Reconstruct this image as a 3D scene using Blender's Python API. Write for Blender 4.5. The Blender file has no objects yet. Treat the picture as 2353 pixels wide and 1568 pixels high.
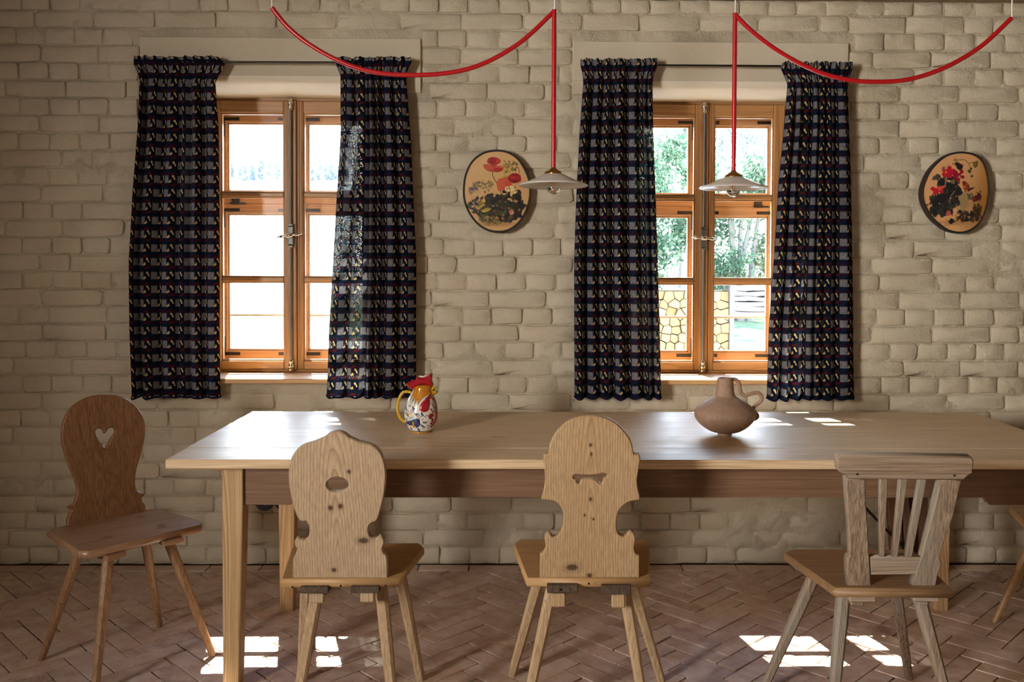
import bpy, bmesh, math, random
import numpy as np
from mathutils import Vector, Matrix, noise
from mathutils.geometry import tessellate_polygon

sc = bpy.context.scene
COL = sc.collection
rnd = random.Random(7)
V = Vector

# ------------------------------------------------------------------ camera
FPX, PPX, PPY = 2100.0, 1254.21, 639.90
CAM = V((0, -4.13, 1.40))
yaw, pitch, roll = 0.014, 0.0237, 0.004
Rz = Matrix(((math.cos(yaw), math.sin(yaw), 0), (-math.sin(yaw), math.cos(yaw), 0), (0, 0, 1)))
Bm = Matrix(((1, 0, 0), (0, 0, -1), (0, 1, 0)))
Rx = Matrix(((1, 0, 0), (0, math.cos(pitch), math.sin(pitch)), (0, -math.sin(pitch), math.cos(pitch))))
Rr = Matrix(((math.cos(roll), -math.sin(roll), 0), (math.sin(roll), math.cos(roll), 0), (0, 0, 1)))
RC = Rz @ Bm @ Rx @ Rr
cd = bpy.data.cameras.new('camera')
cam = bpy.data.objects.new('camera', cd)
COL.objects.link(cam)
M4 = RC.to_4x4(); M4.translation = CAM
cam.matrix_world = M4
cd.sensor_width = 36.0
cd.lens = FPX / 2353 * 36
cd.shift_x = -(PPX - 1176.5) / 2353
cd.shift_y = (PPY - 784) / 2353
cd.clip_end = 2000
sc.camera = cam

# ------------------------------------------------------------------ light and exposure
sc.view_settings.view_transform = 'Standard'
sc.view_settings.look = 'None'
sc.view_settings.gamma = 1
sc.view_settings.use_curve_mapping = False
sc.view_settings.exposure = 0.13
world = bpy.data.worlds.new('sky'); sc.world = world
world.use_nodes = True
wn = world.node_tree; wn.nodes.clear()
wo = wn.nodes.new('ShaderNodeOutputWorld'); wb = wn.nodes.new('ShaderNodeBackground')
wt = wn.nodes.new('ShaderNodeTexCoord'); ws = wn.nodes.new('ShaderNodeSeparateXYZ'); wr = wn.nodes.new('ShaderNodeValToRGB')
wn.links.new(wt.outputs['Generated'], ws.inputs[0]); wn.links.new(ws.outputs['Z'], wr.inputs[0])
wn.links.new(wr.outputs[0], wb.inputs[0]); wn.links.new(wb.outputs[0], wo.inputs[0])
wr.color_ramp.elements[0].position = 0.0; wr.color_ramp.elements[0].color = (0.97, 0.98, 1.0, 1)
wr.color_ramp.elements[1].position = 0.6; wr.color_ramp.elements[1].color = (0.13, 0.22, 0.42, 1)
wb.inputs[1].default_value = 30.0

SUN_DIR = V((0.26, -1.0, -1.10)).normalized()
sl = bpy.data.lights.new('sun', 'SUN'); sl.energy = 75.0; sl.angle = math.radians(0.55); sl.color = (1.0, 0.955, 0.88)
so = bpy.data.objects.new('sun', sl); COL.objects.link(so)
so.rotation_mode = 'QUATERNION'; so.rotation_quaternion = SUN_DIR.to_track_quat('-Z', 'Y'); so.location = (-3, 12, 11)

# daylight entering through the window in the left wall, beside the camera
al = bpy.data.lights.new('daylight_left', 'AREA'); al.shape = 'RECTANGLE'; al.size = 1.2; al.size_y = 1.05
al.energy = 180.0; al.spread = math.radians(128); al.color = (1.0, 0.925, 0.80)
ao = bpy.data.objects.new('daylight_left', al); COL.objects.link(ao)
ao.location = (-3.52, -5.15, 1.87); ao.rotation_euler = (math.radians(90), 0, math.radians(-66))

cy = sc.cycles
cy.use_denoising = True; cy.use_light_tree = False
cy.max_bounces = 9; cy.diffuse_bounces = 5; cy.glossy_bounces = 4; cy.transmission_bounces = 6; cy.transparent_max_bounces = 16
cy.caustics_reflective = False; cy.caustics_refractive = False
cy.sample_clamp_indirect = 6.0

# ------------------------------------------------------------------ pixel <-> world
def ray(px, py):
    return RC @ V(((px - PPX) / FPX, -(py - PPY) / FPX, -1.0))
def atY(px, py, Y=0.0):
    d = ray(px, py); return CAM + d * ((Y - CAM.y) / d.y)
def atz(px, py, z=0.0):
    d = ray(px, py); return CAM + d * ((z - CAM.z) / d.z)
def atP(px, py, O, N):
    d = ray(px, py); return CAM + d * ((O - CAM).dot(N) / d.dot(N))
def pix(P):
    q = RC.transposed() @ (V(P) - CAM)
    return PPX + FPX * q.x / -q.z, PPY - FPX * q.y / -q.z

# ------------------------------------------------------------------ object helpers
def wloc(o):
    p = V((0, 0, 0))
    while o is not None:
        p = p + o.location; o = o.parent
    return p

def tag(o, label=None, cat=None, group=None, kind=None):
    if label: o['label'] = label
    if cat: o['category'] = cat
    if group: o['group'] = group
    if kind: o['kind'] = kind
    return o

def thing(name, loc, label=None, cat=None, group=None, kind=None):
    o = bpy.data.objects.new(name, None); COL.objects.link(o)
    o.location = loc; o.empty_display_size = 0.1
    return tag(o, label, cat, group, kind)

class MB:
    """collects geometry in world coordinates"""
    def __init__(s): s.v = []; s.f = []; s.sm = []
    def add(s, vs, fs, smooth=False):
        n = len(s.v); s.v += [tuple(v) for v in vs]
        for f in fs:
            s.f.append(tuple(i + n for i in f)); s.sm.append(smooth)
        return s
    def box(s, a, b, bev=0.0):
        a = V(a); b = V(b)
        lo = V((min(a.x, b.x), min(a.y, b.y), min(a.z, b.z))); hi = V((max(a.x, b.x), max(a.y, b.y), max(a.z, b.z)))
        c = (lo + hi) / 2; h = (hi - lo) / 2
        return s.obox(c, h, V((1, 0, 0)), V((0, 1, 0)), V((0, 0, 1)), bev)
    def obox(s, c, h, ux, uy, uz, bev=0.0):
        """oriented box with chamfered edges"""
        bev = min(bev, 0.45 * min(h))
        if bev <= 0:
            vs = [c + ux * (sx * h[0]) + uy * (sy * h[1]) + uz * (sz * h[2]) for sx in (-1, 1) for sy in (-1, 1) for sz in (-1, 1)]
            fs = [(0, 1, 3, 2), (4, 6, 7, 5), (0, 4, 5, 1), (2, 3, 7, 6), (0, 2, 6, 4), (1, 5, 7, 3)]
            return s.add(vs, fs)
        pts = {}; vs = []
        for sx in (-1, 1):
            for sy in (-1, 1):
                for sz in (-1, 1):
                    for ax in range(3):
                        m = [h[0] - bev, h[1] - bev, h[2] - bev]; m[ax] = h[ax]
                        pts[(sx, sy, sz, ax)] = len(vs)
                        vs.append(c + ux * (sx * m[0]) + uy * (sy * m[1]) + uz * (sz * m[2]))
        P = lambda a, b, d, ax: pts[(a, b, d, ax)]
        fs = []
        for q in (-1, 1):
            fs.append([P(q, -1, -1, 0), P(q, 1, -1, 0), P(q, 1, 1, 0), P(q, -1, 1, 0)][::q])
            fs.append([P(-1, q, -1, 1), P(-1, q, 1, 1), P(1, q, 1, 1), P(1, q, -1, 1)][::q])
            fs.append([P(-1, -1, q, 2), P(1, -1, q, 2), P(1, 1, q, 2), P(-1, 1, q, 2)][::q])
        for a in (-1, 1):
            for b in (-1, 1):
                fs.append([P(a, b, -1, 0), P(a, b, 1, 0), P(a, b, 1, 1), P(a, b, -1, 1)][::-a * b])
                fs.append([P(a, -1, b, 0), P(a, 1, b, 0), P(a, 1, b, 2), P(a, -1, b, 2)][::a * b])
                fs.append([P(-1, a, b, 1), P(1, a, b, 1), P(1, a, b, 2), P(-1, a, b, 2)][::-a * b])
                for d in (-1, 1):
                    fs.append([P(a, b, d, 0), P(a, b, d, 1), P(a, b, d, 2)][::a * b * d])
        return s.add(vs, fs)
    def prism(s, loop, t, O, U, W, N, holes=(), bev=0.002, back_scale=None):
        """loop: 2-D outline (ccw seen along -N); solid from O (front) to O - N*t"""
        def area(l): return sum(l[i - 1][0] * l[i][1] - l[i][0] * l[i - 1][1] for i in range(len(l))) / 2
        loops = [list(loop) if area(loop) > 0 else list(loop)[::-1]]
        for h in holes: loops.append(list(h) if area(h) < 0 else list(h)[::-1])
        def inset(l, b):
            out = []
            n = len(l)
            for i in range(n):
                p0, p1, p2 = V(l[i - 1]), V(l[i]), V(l[(i + 1) % n])
                d1 = (p1 - p0); d2 = (p2 - p1)
                if d1.length < 1e-9 or d2.length < 1e-9: out.append(p1); continue
                d1.normalize(); d2.normalize()
                n1 = V((-d1.y, d1.x)); n2 = V((-d2.y, d2.x)); m = n1 + n2
                if m.length < 0.2: out.append(p1); continue
                m.normalize(); k = min(1.6, 1 / max(0.3, m.dot(n1)))
                out.append(p1 + m * b * k)
            return out
        ins = [inset(l, bev) for l in loops] if bev > 0 else [[V(p) for p in l] for l in loops]
        tris = tessellate_polygon([[V((p[0], p[1], 0)) for p in l] for l in ins])
        flat = [p for l in ins for p in l]
        base = len(s.v)
        P3 = lambda p, d: O + U * p[0] + W * p[1] - N * d
        fr = [P3(p, 0) for p in flat]; bk = [P3(p, t) for p in flat]
        nf = len(flat)
        fs = []
        for a, b, c in tris:
            A, B, C_ = flat[a], flat[b], flat[c]
            ccw = (B.x - A.x) * (C_.y - A.y) - (B.y - A.y) * (C_.x - A.x) > 0
            fs.append((a, b, c) if ccw else (a, c, b))
            fs.append((nf + a, nf + c, nf + b) if ccw else (nf + a, nf + b, nf + c))
        s.add(fr + bk, fs)
        off = 0
        for l, il in zip(loops, ins):
            n = len(l)
            rings = [[P3(p, 0) for p in il]]
            if bev > 0:
                rings += [[P3(p, bev) for p in l], [P3(p, t - bev) for p in l]]
            rings.append([P3(p, t) for p in il])
            vs = [p for r in rings for p in r]; q = []
            for k in range(len(rings) - 1):
                for i in range(n):
                    j = (i + 1) % n
                    q.append((k * n + i, (k + 1) * n + i, (k + 1) * n + j, k * n + j))
            s.add(vs, q, True)
        return s
    def tube(s, pts, r, n=12, caps=True, smooth=True, rot=0.0, sq=None):
        pts = [V(p) for p in pts]; m = len(pts)
        rr = r if isinstance(r, (list, tuple)) else [r] * m
        t0 = (pts[1] - pts[0]).normalized()
        ref = V((0, 1, 0)) if abs(t0.y) < 0.9 else V((1, 0, 0))
        a = t0.cross(ref).normalized()
        vs = []
        for i in range(m):
            if i == 0: t = pts[1] - pts[0]
            elif i == m - 1: t = pts[-1] - pts[-2]
            else: t = (pts[i + 1] - pts[i]).normalized() + (pts[i] - pts[i - 1]).normalized()
            t.normalize()
            a = (a - t * a.dot(t)).normalized(); b = t.cross(a)
            for k in range(n):
                if sq is None:
                    th = 2 * math.pi * k / n + rot; x, y = math.cos(th), math.sin(th)
                else:
                    x, y = sq[k]
                vs.append(pts[i] + (a * x + b * y) * rr[i])
        fs = [(i * n + k, i * n + (k + 1) % n, (i + 1) * n + (k + 1) % n, (i + 1) * n + k) for i in range(m - 1) for k in range(n)]
        s.add(vs, fs, smooth)
        if caps:
            s.add(vs[:n], [tuple(range(n))[::-1]]); s.add(vs[-n:], [tuple(range(n))])
        return s
    def lathe(s, prof, c, n=48, smooth=True, cap=False):
        """prof: (radius, z) pairs around the vertical through c"""
        vs = []
        for r, z in prof:
            for k in range(n):
                th = 2 * math.pi * k / n
                vs.append((c[0] + r * math.cos(th), c[1] + r * math.sin(th), c[2] + z))
        fs = [(i * n + k, i * n + (k + 1) % n, (i + 1) * n + (k + 1) % n, (i + 1) * n + k) for i in range(len(prof) - 1) for k in range(n)]
        s.add(vs, fs, smooth)
        if cap:
            s.add(vs[:n], [tuple(range(n))[::-1]]); s.add(vs[-n:], [tuple(range(n))])
        return s
    def build(s, name, mat, parent=None, origin=None):
        base = wloc(parent) if parent is not None else V((0, 0, 0))
        o0 = V(origin) if origin is not None else base
        me = bpy.data.meshes.new(name)
        me.from_pydata([(x - o0.x, y - o0.y, z - o0.z) for x, y, z in s.v], [], s.f)
        me.polygons.foreach_set('use_smooth', s.sm)
        me.materials.append(mat); me.update()
        o = bpy.data.objects.new(name, me); COL.objects.link(o)
        if parent is not None: o.parent = parent
        o.location = o0 - base
        return o

def catmull(pts, k=4, closed=True, corner=None):
    pts = [V(p) for p in pts]; n = len(pts); out = []
    sharp = [False] * n
    if corner is not None:
        for i in range(n):
            a = pts[i] - pts[i - 1]; b = pts[(i + 1) % n] - pts[i]
            if a.length > 1e-9 and b.length > 1e-9 and a.angle(b) > math.radians(corner): sharp[i] = True
    rng = range(n) if closed else range(n - 1)
    for i in rng:
        p0 = pts[(i - 1) % n] if closed or i > 0 else pts[0]
        p1 = pts[i]; p2 = pts[(i + 1) % n]
        p3 = pts[(i + 2) % n] if closed or i + 2 < n else pts[-1]
        if corner is not None:
            if sharp[i]: p0 = p1 * 2 - p2
            if sharp[(i + 1) % n]: p3 = p2 * 2 - p1
        for j in range(k):
            t = j / k
            out.append(0.5 * ((2 * p1) + (p2 - p0) * t + (2 * p0 - 5 * p1 + 4 * p2 - p3) * t * t + (3 * p1 - 3 * p2 + p3 - p0) * t ** 3))
    if not closed: out.append(pts[-1])
    return out

# ------------------------------------------------------------------ materials
def lin(h):
    if isinstance(h, str):
        h = h.lstrip('#'); c = [int(h[i:i + 2], 16) / 255 for i in (0, 2, 4)]
        return tuple(x / 12.92 if x <= 0.04045 else ((x + 0.055) / 1.055) ** 2.4 for x in c)
    return h
class NT:
    def __init__(s, name):
        s.m = bpy.data.materials.new(name); s.m.use_nodes = True
        s.t = s.m.node_tree; s.t.nodes.clear()
        s.out = s.n('OutputMaterial')
    def n(s, typ, **kw):
        nd = s.t.nodes.new('ShaderNode' + typ)
        for k, v in kw.items():
            setattr(nd, k, v)
        return nd
    def l(s, a, b): s.t.links.new(a, b)
    def math(s, op, a, b=None, c=None, clamp=False):
        nd = s.n('Math', operation=op, use_clamp=clamp)
        for i, x in enumerate((a, b, c)):
            if x is None: continue
            if hasattr(x, 'is_linked') or hasattr(x, 'links'): s.l(x, nd.inputs[i])
            else: nd.inputs[i].default_value = x
        return nd.outputs[0]
    def mix(s, fac, a, b, mode='MIX'):
        nd = s.n('Mix', data_type='RGBA', blend_type=mode)
        for i, x in ((0, fac), (6, a), (7, b)):
            if hasattr(x, 'links'): s.l(x, nd.inputs[i])
            elif i == 0: nd.inputs[0].default_value = x
            else: nd.inputs[i].default_value = (*lin(x), 1) if len(lin(x)) == 3 else x
        return nd.outputs[2]
    def noise(s, vec, scale, detail=3, rough=0.5, dist=0.0):
        nd = s.n('TexNoise'); s.l(vec, nd.inputs['Vector'])
        nd.inputs['Scale'].default_value = scale; nd.inputs['Detail'].default_value = detail
        nd.inputs['Roughness'].default_value = rough; nd.inputs['Distortion'].default_value = dist
        return nd.outputs['Fac']
    def ramp(s, fac, stops, interp='LINEAR'):
        nd = s.n('ValToRGB'); s.l(fac, nd.inputs[0]); cr = nd.color_ramp; cr.interpolation = interp
        while len(cr.elements) > 1: cr.elements.remove(cr.elements[-1])
        for i, (p, c) in enumerate(stops):
            e = cr.elements[0] if i == 0 else cr.elements.new(p)
            e.position = p
            c = lin(c) if not isinstance(c, (int, float)) else (c, c, c)
            e.color = (*c, 1)
        return nd.outputs[0]
    def mapping(s, vec, scale=(1, 1, 1), loc=(0, 0, 0), rot=(0, 0, 0)):
        nd = s.n('Mapping'); s.l(vec, nd.inputs[0])
        nd.inputs['Scale'].default_value = scale; nd.inputs['Location'].default_value = loc; nd.inputs['Rotation'].default_value = rot
        return nd.outputs[0]
    def coord(s, which='Object'):
        return s.n('TexCoord').outputs[which]
    def pbr(s, color, rough=0.5, metallic=0.0, spec=0.5, bump=None, bump_s=0.3, bump_d=0.01, **kw):
        p = s.n('BsdfPrincipled')
        for nm, x in (('Base Color', color), ('Roughness', rough), ('Metallic', metallic), ('Specular IOR Level', spec)) + tuple(kw.items()):
            if hasattr(x, 'links'): s.l(x, p.inputs[nm])
            elif nm == 'Base Color': p.inputs[nm].default_value = (*lin(x), 1)
            else: p.inputs[nm].default_value = x
        if bump is not None:
            b = s.n('Bump'); b.inputs['Strength'].default_value = bump_s; b.inputs['Distance'].default_value = bump_d
            s.l(bump, b.inputs['Height']); s.l(b.outputs[0], p.inputs['Normal'])
        s.l(p.outputs[0], s.out.inputs[0])
        return p

def plain(name, color, rough=0.5, metallic=0.0, spec=0.5, **kw):
    t = NT(name); t.pbr(color, rough, metallic, spec, **kw); return t.m

def wood(name, light, mid, dark, grain='X', rings=9, rough=0.55, spec=0.35, seed=0.0, fine=0.35, knots=0.0, rot=(0, 0, 0), bump=0.35, along=0.55, across=5.5, grey=None, spots=(), cone=None):
    t = NT(name)
    co = t.mapping(t.coord(), loc=(seed, seed * 0.7, seed * 1.3), rot=rot)
    sc_ = {'X': (along, across, across), 'Y': (across, along, across), 'Z': (across, across, along)}[grain]
    fs = {'X': (5, 190, 190), 'Y': (190, 5, 190), 'Z': (190, 190, 5)}[grain]
    base = t.mapping(co, scale=sc_)
    n1 = t.noise(base, 1.0, 2.5, 0.45, 0.35)
    if cone is None:
        r = t.math('FRACT', t.math('MULTIPLY', n1, rings * 2.2))
    else:   # flat-sawn board: growth rings of a slightly conical log
        cxx, czz, slope, freq = cone
        sp = t.n('SeparateXYZ'); t.l(t.n('NewGeometry').outputs['Position'], sp.inputs[0])
        lo = t.noise(t.mapping(co, scale=(9, 9, 2.2)), 1.0, 2, 0.5); mi = t.noise(t.mapping(co, scale=(40, 40, 4)), 1.0, 2, 0.5)
        dx = t.math('ADD', t.math('SUBTRACT', sp.outputs['X'], cxx), t.math('MULTIPLY', t.math('SUBTRACT', lo, 0.5), 0.022))
        dz = t.math('MULTIPLY', t.math('MAXIMUM', t.math('ADD', t.math('SUBTRACT', sp.outputs['Z'], czz), t.math('MULTIPLY', t.math('SUBTRACT', lo, 0.5), 0.15)), 0.0), slope)
        rr_ = t.math('SQRT', t.math('ADD', t.math('MULTIPLY', dx, dx), t.math('MULTIPLY', dz, dz)))
        r = t.math('FRACT', t.math('ADD', t.math('MULTIPLY', rr_, freq), t.math('MULTIPLY', mi, 0.5)))
    ringf = t.ramp(r, [(0.0, 0.15), (0.25, 0.0), (0.72, 0.45), (0.93, 1.0), (1.0, 0.2)])
    n2 = t.noise(t.mapping(co, scale=fs), 1.0, 3, 0.6)
    n3 = t.noise(t.mapping(co, scale=tuple(2.2 * x for x in sc_)), 1.0, 3, 0.5)
    c = t.mix(ringf, light, mid)
    st = t.ramp(n2, [(0.35, 1.0), (0.62, 0.0)])
    c = t.mix(t.math('MULTIPLY', st, fine), c, dark)
    c = t.mix(t.math('MULTIPLY', t.ramp(n3, [(0.35, 0.0), (0.75, 1.0)]), 0.35), c, mid)
    if knots > 0:
        vs = t.n('TexVoronoi', feature='F1')
        ks = {'X': (2.2, 5, 5), 'Y': (5, 2.2, 5), 'Z': (5, 5, 2.8)}[grain]
        t.l(t.mapping(co, scale=ks, loc=(seed * 2.1, 0.3, seed)), vs.inputs['Vector']); vs.inputs['Scale'].default_value = 1.15
        k = t.ramp(vs.outputs['Distance'], [(0.0, 1.0), (0.045, 1.0), (0.075, 0.35), (0.16, 0.0)])
        c = t.mix(t.math('MULTIPLY', k, knots), c, dark)
    if grey is not None:
        g = t.noise(t.mapping(co, scale=tuple(0.5 * x for x in sc_)), 1.0, 4, 0.6)
        c = t.mix(t.ramp(g, [(0.4, 0.0), (0.6, 0.8)]), c, grey)
    if spots:
        ps = t.n('NewGeometry').outputs['Position']
        for (P, rx, rz) in spots:
            vd = t.n('VectorMath', operation='SUBTRACT'); t.l(ps, vd.inputs[0]); vd.inputs[1].default_value = tuple(P)
            vl = t.n('VectorMath', operation='LENGTH'); t.l(t.mapping(vd.outputs[0], scale=(1 / rx, 0.0, 1 / rz)), vl.inputs[0])
            d = t.math('ADD', vl.outputs['Value'], t.math('MULTIPLY', t.math('SUBTRACT', n2, 0.5), 0.5))
            c = t.mix(t.ramp(t.math('MULTIPLY', d, 0.25), [(0.0, 1.0), (0.22, 0.95), (0.30, 0.35), (0.62, 0.0)]), c, dark)
    h = t.math('ADD', t.math('MULTIPLY', ringf, -0.5), t.math('MULTIPLY', n2, 0.6))
    rg = t.ramp(n3, [(0.2, rough - 0.07), (0.8, rough + 0.1)])
    t.pbr(c, rg, 0, spec, bump=h, bump_s=bump, bump_d=0.0016)
    return t.m
# ------------------------------------------------------------------ shared materials
def plaster_mat(name, c1, c2, c3, big=1.0, relief=0.6):
    t = NT(name); co = t.coord('Generated') if False else t.n('NewGeometry').outputs['Position']
    a = t.noise(co, 1.7, 4, 0.6); b = t.noise(co, 9.0, 4, 0.6); st = t.noise(t.mapping(co, scale=(1, 1, 2.0), loc=(3, 1, 7)), 2.4, 5, 0.65)
    c = t.mix(t.ramp(a, [(0.3, 0.0), (0.7, 1.0)]), c1, c2)
    c = t.mix(t.ramp(st, [(0.52, 0.0), (0.75, 0.6)]), c, c3)
    c = t.mix(t.math('MULTIPLY', t.ramp(b, [(0.35, 1.0), (0.6, 0.0)]), 0.18), c, c3)
    h1 = t.noise(co, 26, 4, 0.6); h2 = t.noise(co, 95, 5, 0.65, 0.3); h3 = t.noise(co, 420, 2, 0.5)
    patch = t.ramp(t.noise(t.mapping(co, loc=(9, 4, 2)), 4.5, 3, 0.5), [(0.42, 0.12), (0.62, 1.0)])
    h = t.math('ADD', t.math('MULTIPLY', h1, 0.9 * big), t.math('ADD', t.math('MULTIPLY', t.math('MULTIPLY', h2, patch), 1.15), t.math('MULTIPLY', h3, 0.10)))
    t.pbr(c, 0.88, 0, 0.2, bump=h, bump_s=relief, bump_d=0.0095)
    return t.m
M_WALL = plaster_mat('limewashed_brick', (0.55, 0.495, 0.385), (0.60, 0.54, 0.42), (0.50, 0.41, 0.285))
M_MORTAR = plaster_mat('limewashed_mortar', (0.51, 0.455, 0.35), (0.58, 0.52, 0.405), (0.36, 0.29, 0.195), 1.5, 1.0)
M_LINTEL = plaster_mat('smooth_plaster', (0.57, 0.51, 0.395), (0.60, 0.54, 0.415), (0.53, 0.45, 0.33), 0.5, 0.18)
M_SOFFIT = plaster_mat('lightened_soffit_plaster', (0.74, 0.69, 0.57), (0.76, 0.71, 0.59), (0.70, 0.63, 0.50), 0.5, 0.15)  # lintel plaster made lighter: window light on the soffit put into the colour
M_REVEAL = plain('reveal_plaster', (0.70, 0.66, 0.57), 0.9, spec=0.15)

def floor_mat():
    t = NT('terracotta_brick'); co = t.n('NewGeometry').outputs['Position']
    oi = t.n('ObjectInfo').outputs['Random']; ri = t.n('NewGeometry').outputs['Random Per Island']
    r = t.math('FRACT', t.math('ADD', oi, ri))
    c = t.ramp(r, [(0.0, (0.38, 0.245, 0.17)), (0.3, (0.47, 0.315, 0.225)), (0.55, (0.40, 0.25, 0.19)), (0.75, (0.53, 0.375, 0.285)), (1.0, (0.31, 0.19, 0.14))])
    n = t.noise(co, 14, 5, 0.65); m = t.noise(co, 55, 4, 0.6)
    c = t.mix(t.ramp(n, [(0.40, 0.0), (0.68, 0.85)]), c, (0.64, 0.52, 0.44))
    c = t.mix(t.ramp(m, [(0.25, 0.6), (0.42, 0.0)]), c, (0.26, 0.14, 0.09))
    h = t.math('ADD', t.math('MULTIPLY', t.noise(co, 30, 3), 0.6), t.math('MULTIPLY', t.noise(co, 160, 4, 0.6), 0.4))
    t.pbr(c, t.ramp(n, [(0.2, 0.34), (0.8, 0.55)]), 0, 0.55, bump=h, bump_s=0.35, bump_d=0.004)
    return t.m
M_FLOOR = floor_mat()
M_JOINT = plain('floor_joint', (0.075, 0.042, 0.024), 0.95, spec=0.1)

M_WIN = wood('window_pine', (0.46, 0.25, 0.10), (0.33, 0.16, 0.06), (0.20, 0.075, 0.02), 'X', rings=7, rough=0.38, spec=0.5, seed=2, fine=0.3, bump=0.12, across=9)
M_WINV = wood('window_pine_upright', (0.43, 0.23, 0.09), (0.31, 0.145, 0.052), (0.18, 0.065, 0.018), 'Z', rings=7, rough=0.38, spec=0.5, seed=5, fine=0.3, bump=0.12, across=9)
M_WOUT = wood('outer_window_pine', (0.50, 0.32, 0.19), (0.42, 0.24, 0.13), (0.26, 0.12, 0.06), 'X', rings=7, rough=0.5, seed=8, fine=0.25, bump=0.1, across=9)
M_SILL = wood('sill_wood', (0.66, 0.42, 0.20), (0.56, 0.32, 0.14), (0.36, 0.18, 0.07), 'X', rings=5, rough=0.35, spec=0.5, seed=3, fine=0.25, bump=0.1)
M_TABLE = wood('pine_table', (0.74, 0.575, 0.375), (0.66, 0.475, 0.28), (0.36, 0.215, 0.105), 'X', rings=20, rough=0.40, spec=0.55, seed=11, fine=0.62, knots=0.9, bump=0.35, along=0.16, across=6)
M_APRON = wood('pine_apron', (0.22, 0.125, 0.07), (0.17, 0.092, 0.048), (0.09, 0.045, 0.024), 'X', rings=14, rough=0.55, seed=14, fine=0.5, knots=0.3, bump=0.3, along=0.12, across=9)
M_TLEG = wood('pine_table_leg', (0.56, 0.39, 0.205), (0.30, 0.165, 0.07), (0.22, 0.12, 0.05), 'Z', rings=16, rough=0.6, seed=17, fine=0.3, bump=0.5, along=0.2, across=8)
M_DARKMETAL = plain('dark_iron', (0.035, 0.033, 0.032), 0.4, 0.9)
M_IRON = plain('grey_iron', (0.16, 0.165, 0.17), 0.45, 0.85)
M_NICKEL = plain('nickel', (0.62, 0.58, 0.52), 0.22, 1.0)
M_BRASS = plain('brass', (0.55, 0.36, 0.11), 0.28, 1.0)
M_RED = plain('red_lacquer', (0.42, 0.006, 0.010), 0.3, spec=0.5)
M_WHITE = plain('white_cable', (0.8, 0.79, 0.76), 0.5)
M_BLACK = plain('black_bakelite', (0.008, 0.008, 0.009), 0.35)

def glass_mat():
    t = NT('window_glass'); tr = t.n('BsdfTransparent'); gl = t.n('BsdfGlossy'); mx = t.n('MixShader'); fr = t.n('LayerWeight'); fr.inputs[0].default_value = 0.5
    fz = t.math('ADD', t.math('MULTIPLY', t.math('POWER', fr.outputs['Facing'], 5.0), 0.6), 0.02); gl.inputs['Roughness'].default_value = 0.22
    tr.inputs[0].default_value = (0.97, 0.985, 0.975, 1)
    t.l(fz, mx.inputs[0]); t.l(tr.outputs[0], mx.inputs[1]); t.l(gl.outputs[0], mx.inputs[2]); t.l(mx.outputs[0], t.out.inputs[0])
    return t.m
M_GLASS = glass_mat()

# ------------------------------------------------------------------ window geometry shared numbers
YI, YO = 0.22, 0.36            # inner / outer casement planes
WC = [atY(672.5, 590, YI).x, atY(1613.5, 590, YI).x]
HW = 0.387                     # half width of the sashes
OW = 0.45                      # half width of the masonry opening
SILL_Z = 0.8475
HEAD_Z = [atY(672, 227, YI).z, atY(1613, 235, YI).z]
LIN = [((322, 85), (967, 214)), ((1317, 95), (1948, 222))]
LR = []
for (a, b) in LIN:
    p = atY(a[0], a[1], 0); q = atY(b[0], b[1], 0); LR.append((p.x, q.x, q.z, p.z))
XL, XR = -3.2, 3.1
YB = -6.8
CEIL = atY(2200, 5, 0).z

# ------------------------------------------------------------------ back wall: mortar bed, masonry core, bricks
def in_open(x, z, g=0.0):
    for w in range(2):
        if abs(x - WC[w]) < OW + g and SILL_Z - 0.02 - g < z < HEAD_Z[w] + 0.06 + g: return True
    return False
def n3(x, y, z): return noise.noise(V((x, y, z)))
def make_wall():
    st = 0.0155; nx = int((XR - XL) / st) + 1; nz = int(CEIL / st) + 2
    vs = []; fs = []
    for j in range(nz + 1):
        z = min(j * st, CEIL + 0.02)
        for i in range(nx + 1):
            x = XL + i * st
            d = 0.0066 + 0.0068 * n3(x * 7, 0.3, z * 9) + 0.0056 * n3(x * 19, 4.3, z * 24) + 0.0022 * n3(x * 55, 8.3, z * 60)
            # places where the render smears over the joints
            s_ = n3(x * 2.3 + 5, 2, z * 2.6)
            if s_ > 0.22: d -= (s_ - 0.22) * 0.014
            edge = min(abs(abs(x - WC[0]) - 0.56), abs(abs(x - WC[1]) - 0.56))
            if edge < 0.07 and 0.8 < z < 2.2: d -= (0.07 - edge) * 0.13
            vs.append((x, max(-0.0035, d), z))
    for j in range(nz):
        for i in range(nx):
            x = XL + (i + 0.5) * st; z = (j + 0.5) * st
            if in_open(x, z, 0.0): continue
            a = j * (nx + 1) + i
            fs.append((a, a + 1, a + nx + 2, a + nx + 1))
    w = MB().add(vs, fs, True).build('wall_back', M_MORTAR)
    tag(w, 'limewashed brick wall with two curtained windows behind the long table', kind='structure')
    core = MB()
    def blk(x0, x1, z0, z1): core.box((x0, 0.03, z0), (x1, 0.62, z1))
    blk(XL - 0.2, WC[0] - OW, -0.3, 3.0); blk(WC[0] + OW, WC[1] - OW, -0.3, 3.0); blk(WC[1] + OW, XR + 0.2, -0.3, 3.0)
    for k in range(2):
        blk(WC[k] - OW, WC[k] + OW, -0.3, SILL_Z - 0.022); blk(WC[k] - OW, WC[k] + OW, HEAD_Z[k] + 0.055, 3.0)
    core.build('masonry_core', M_REVEAL, w)
    return w
wall_back = make_wall()

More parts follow.
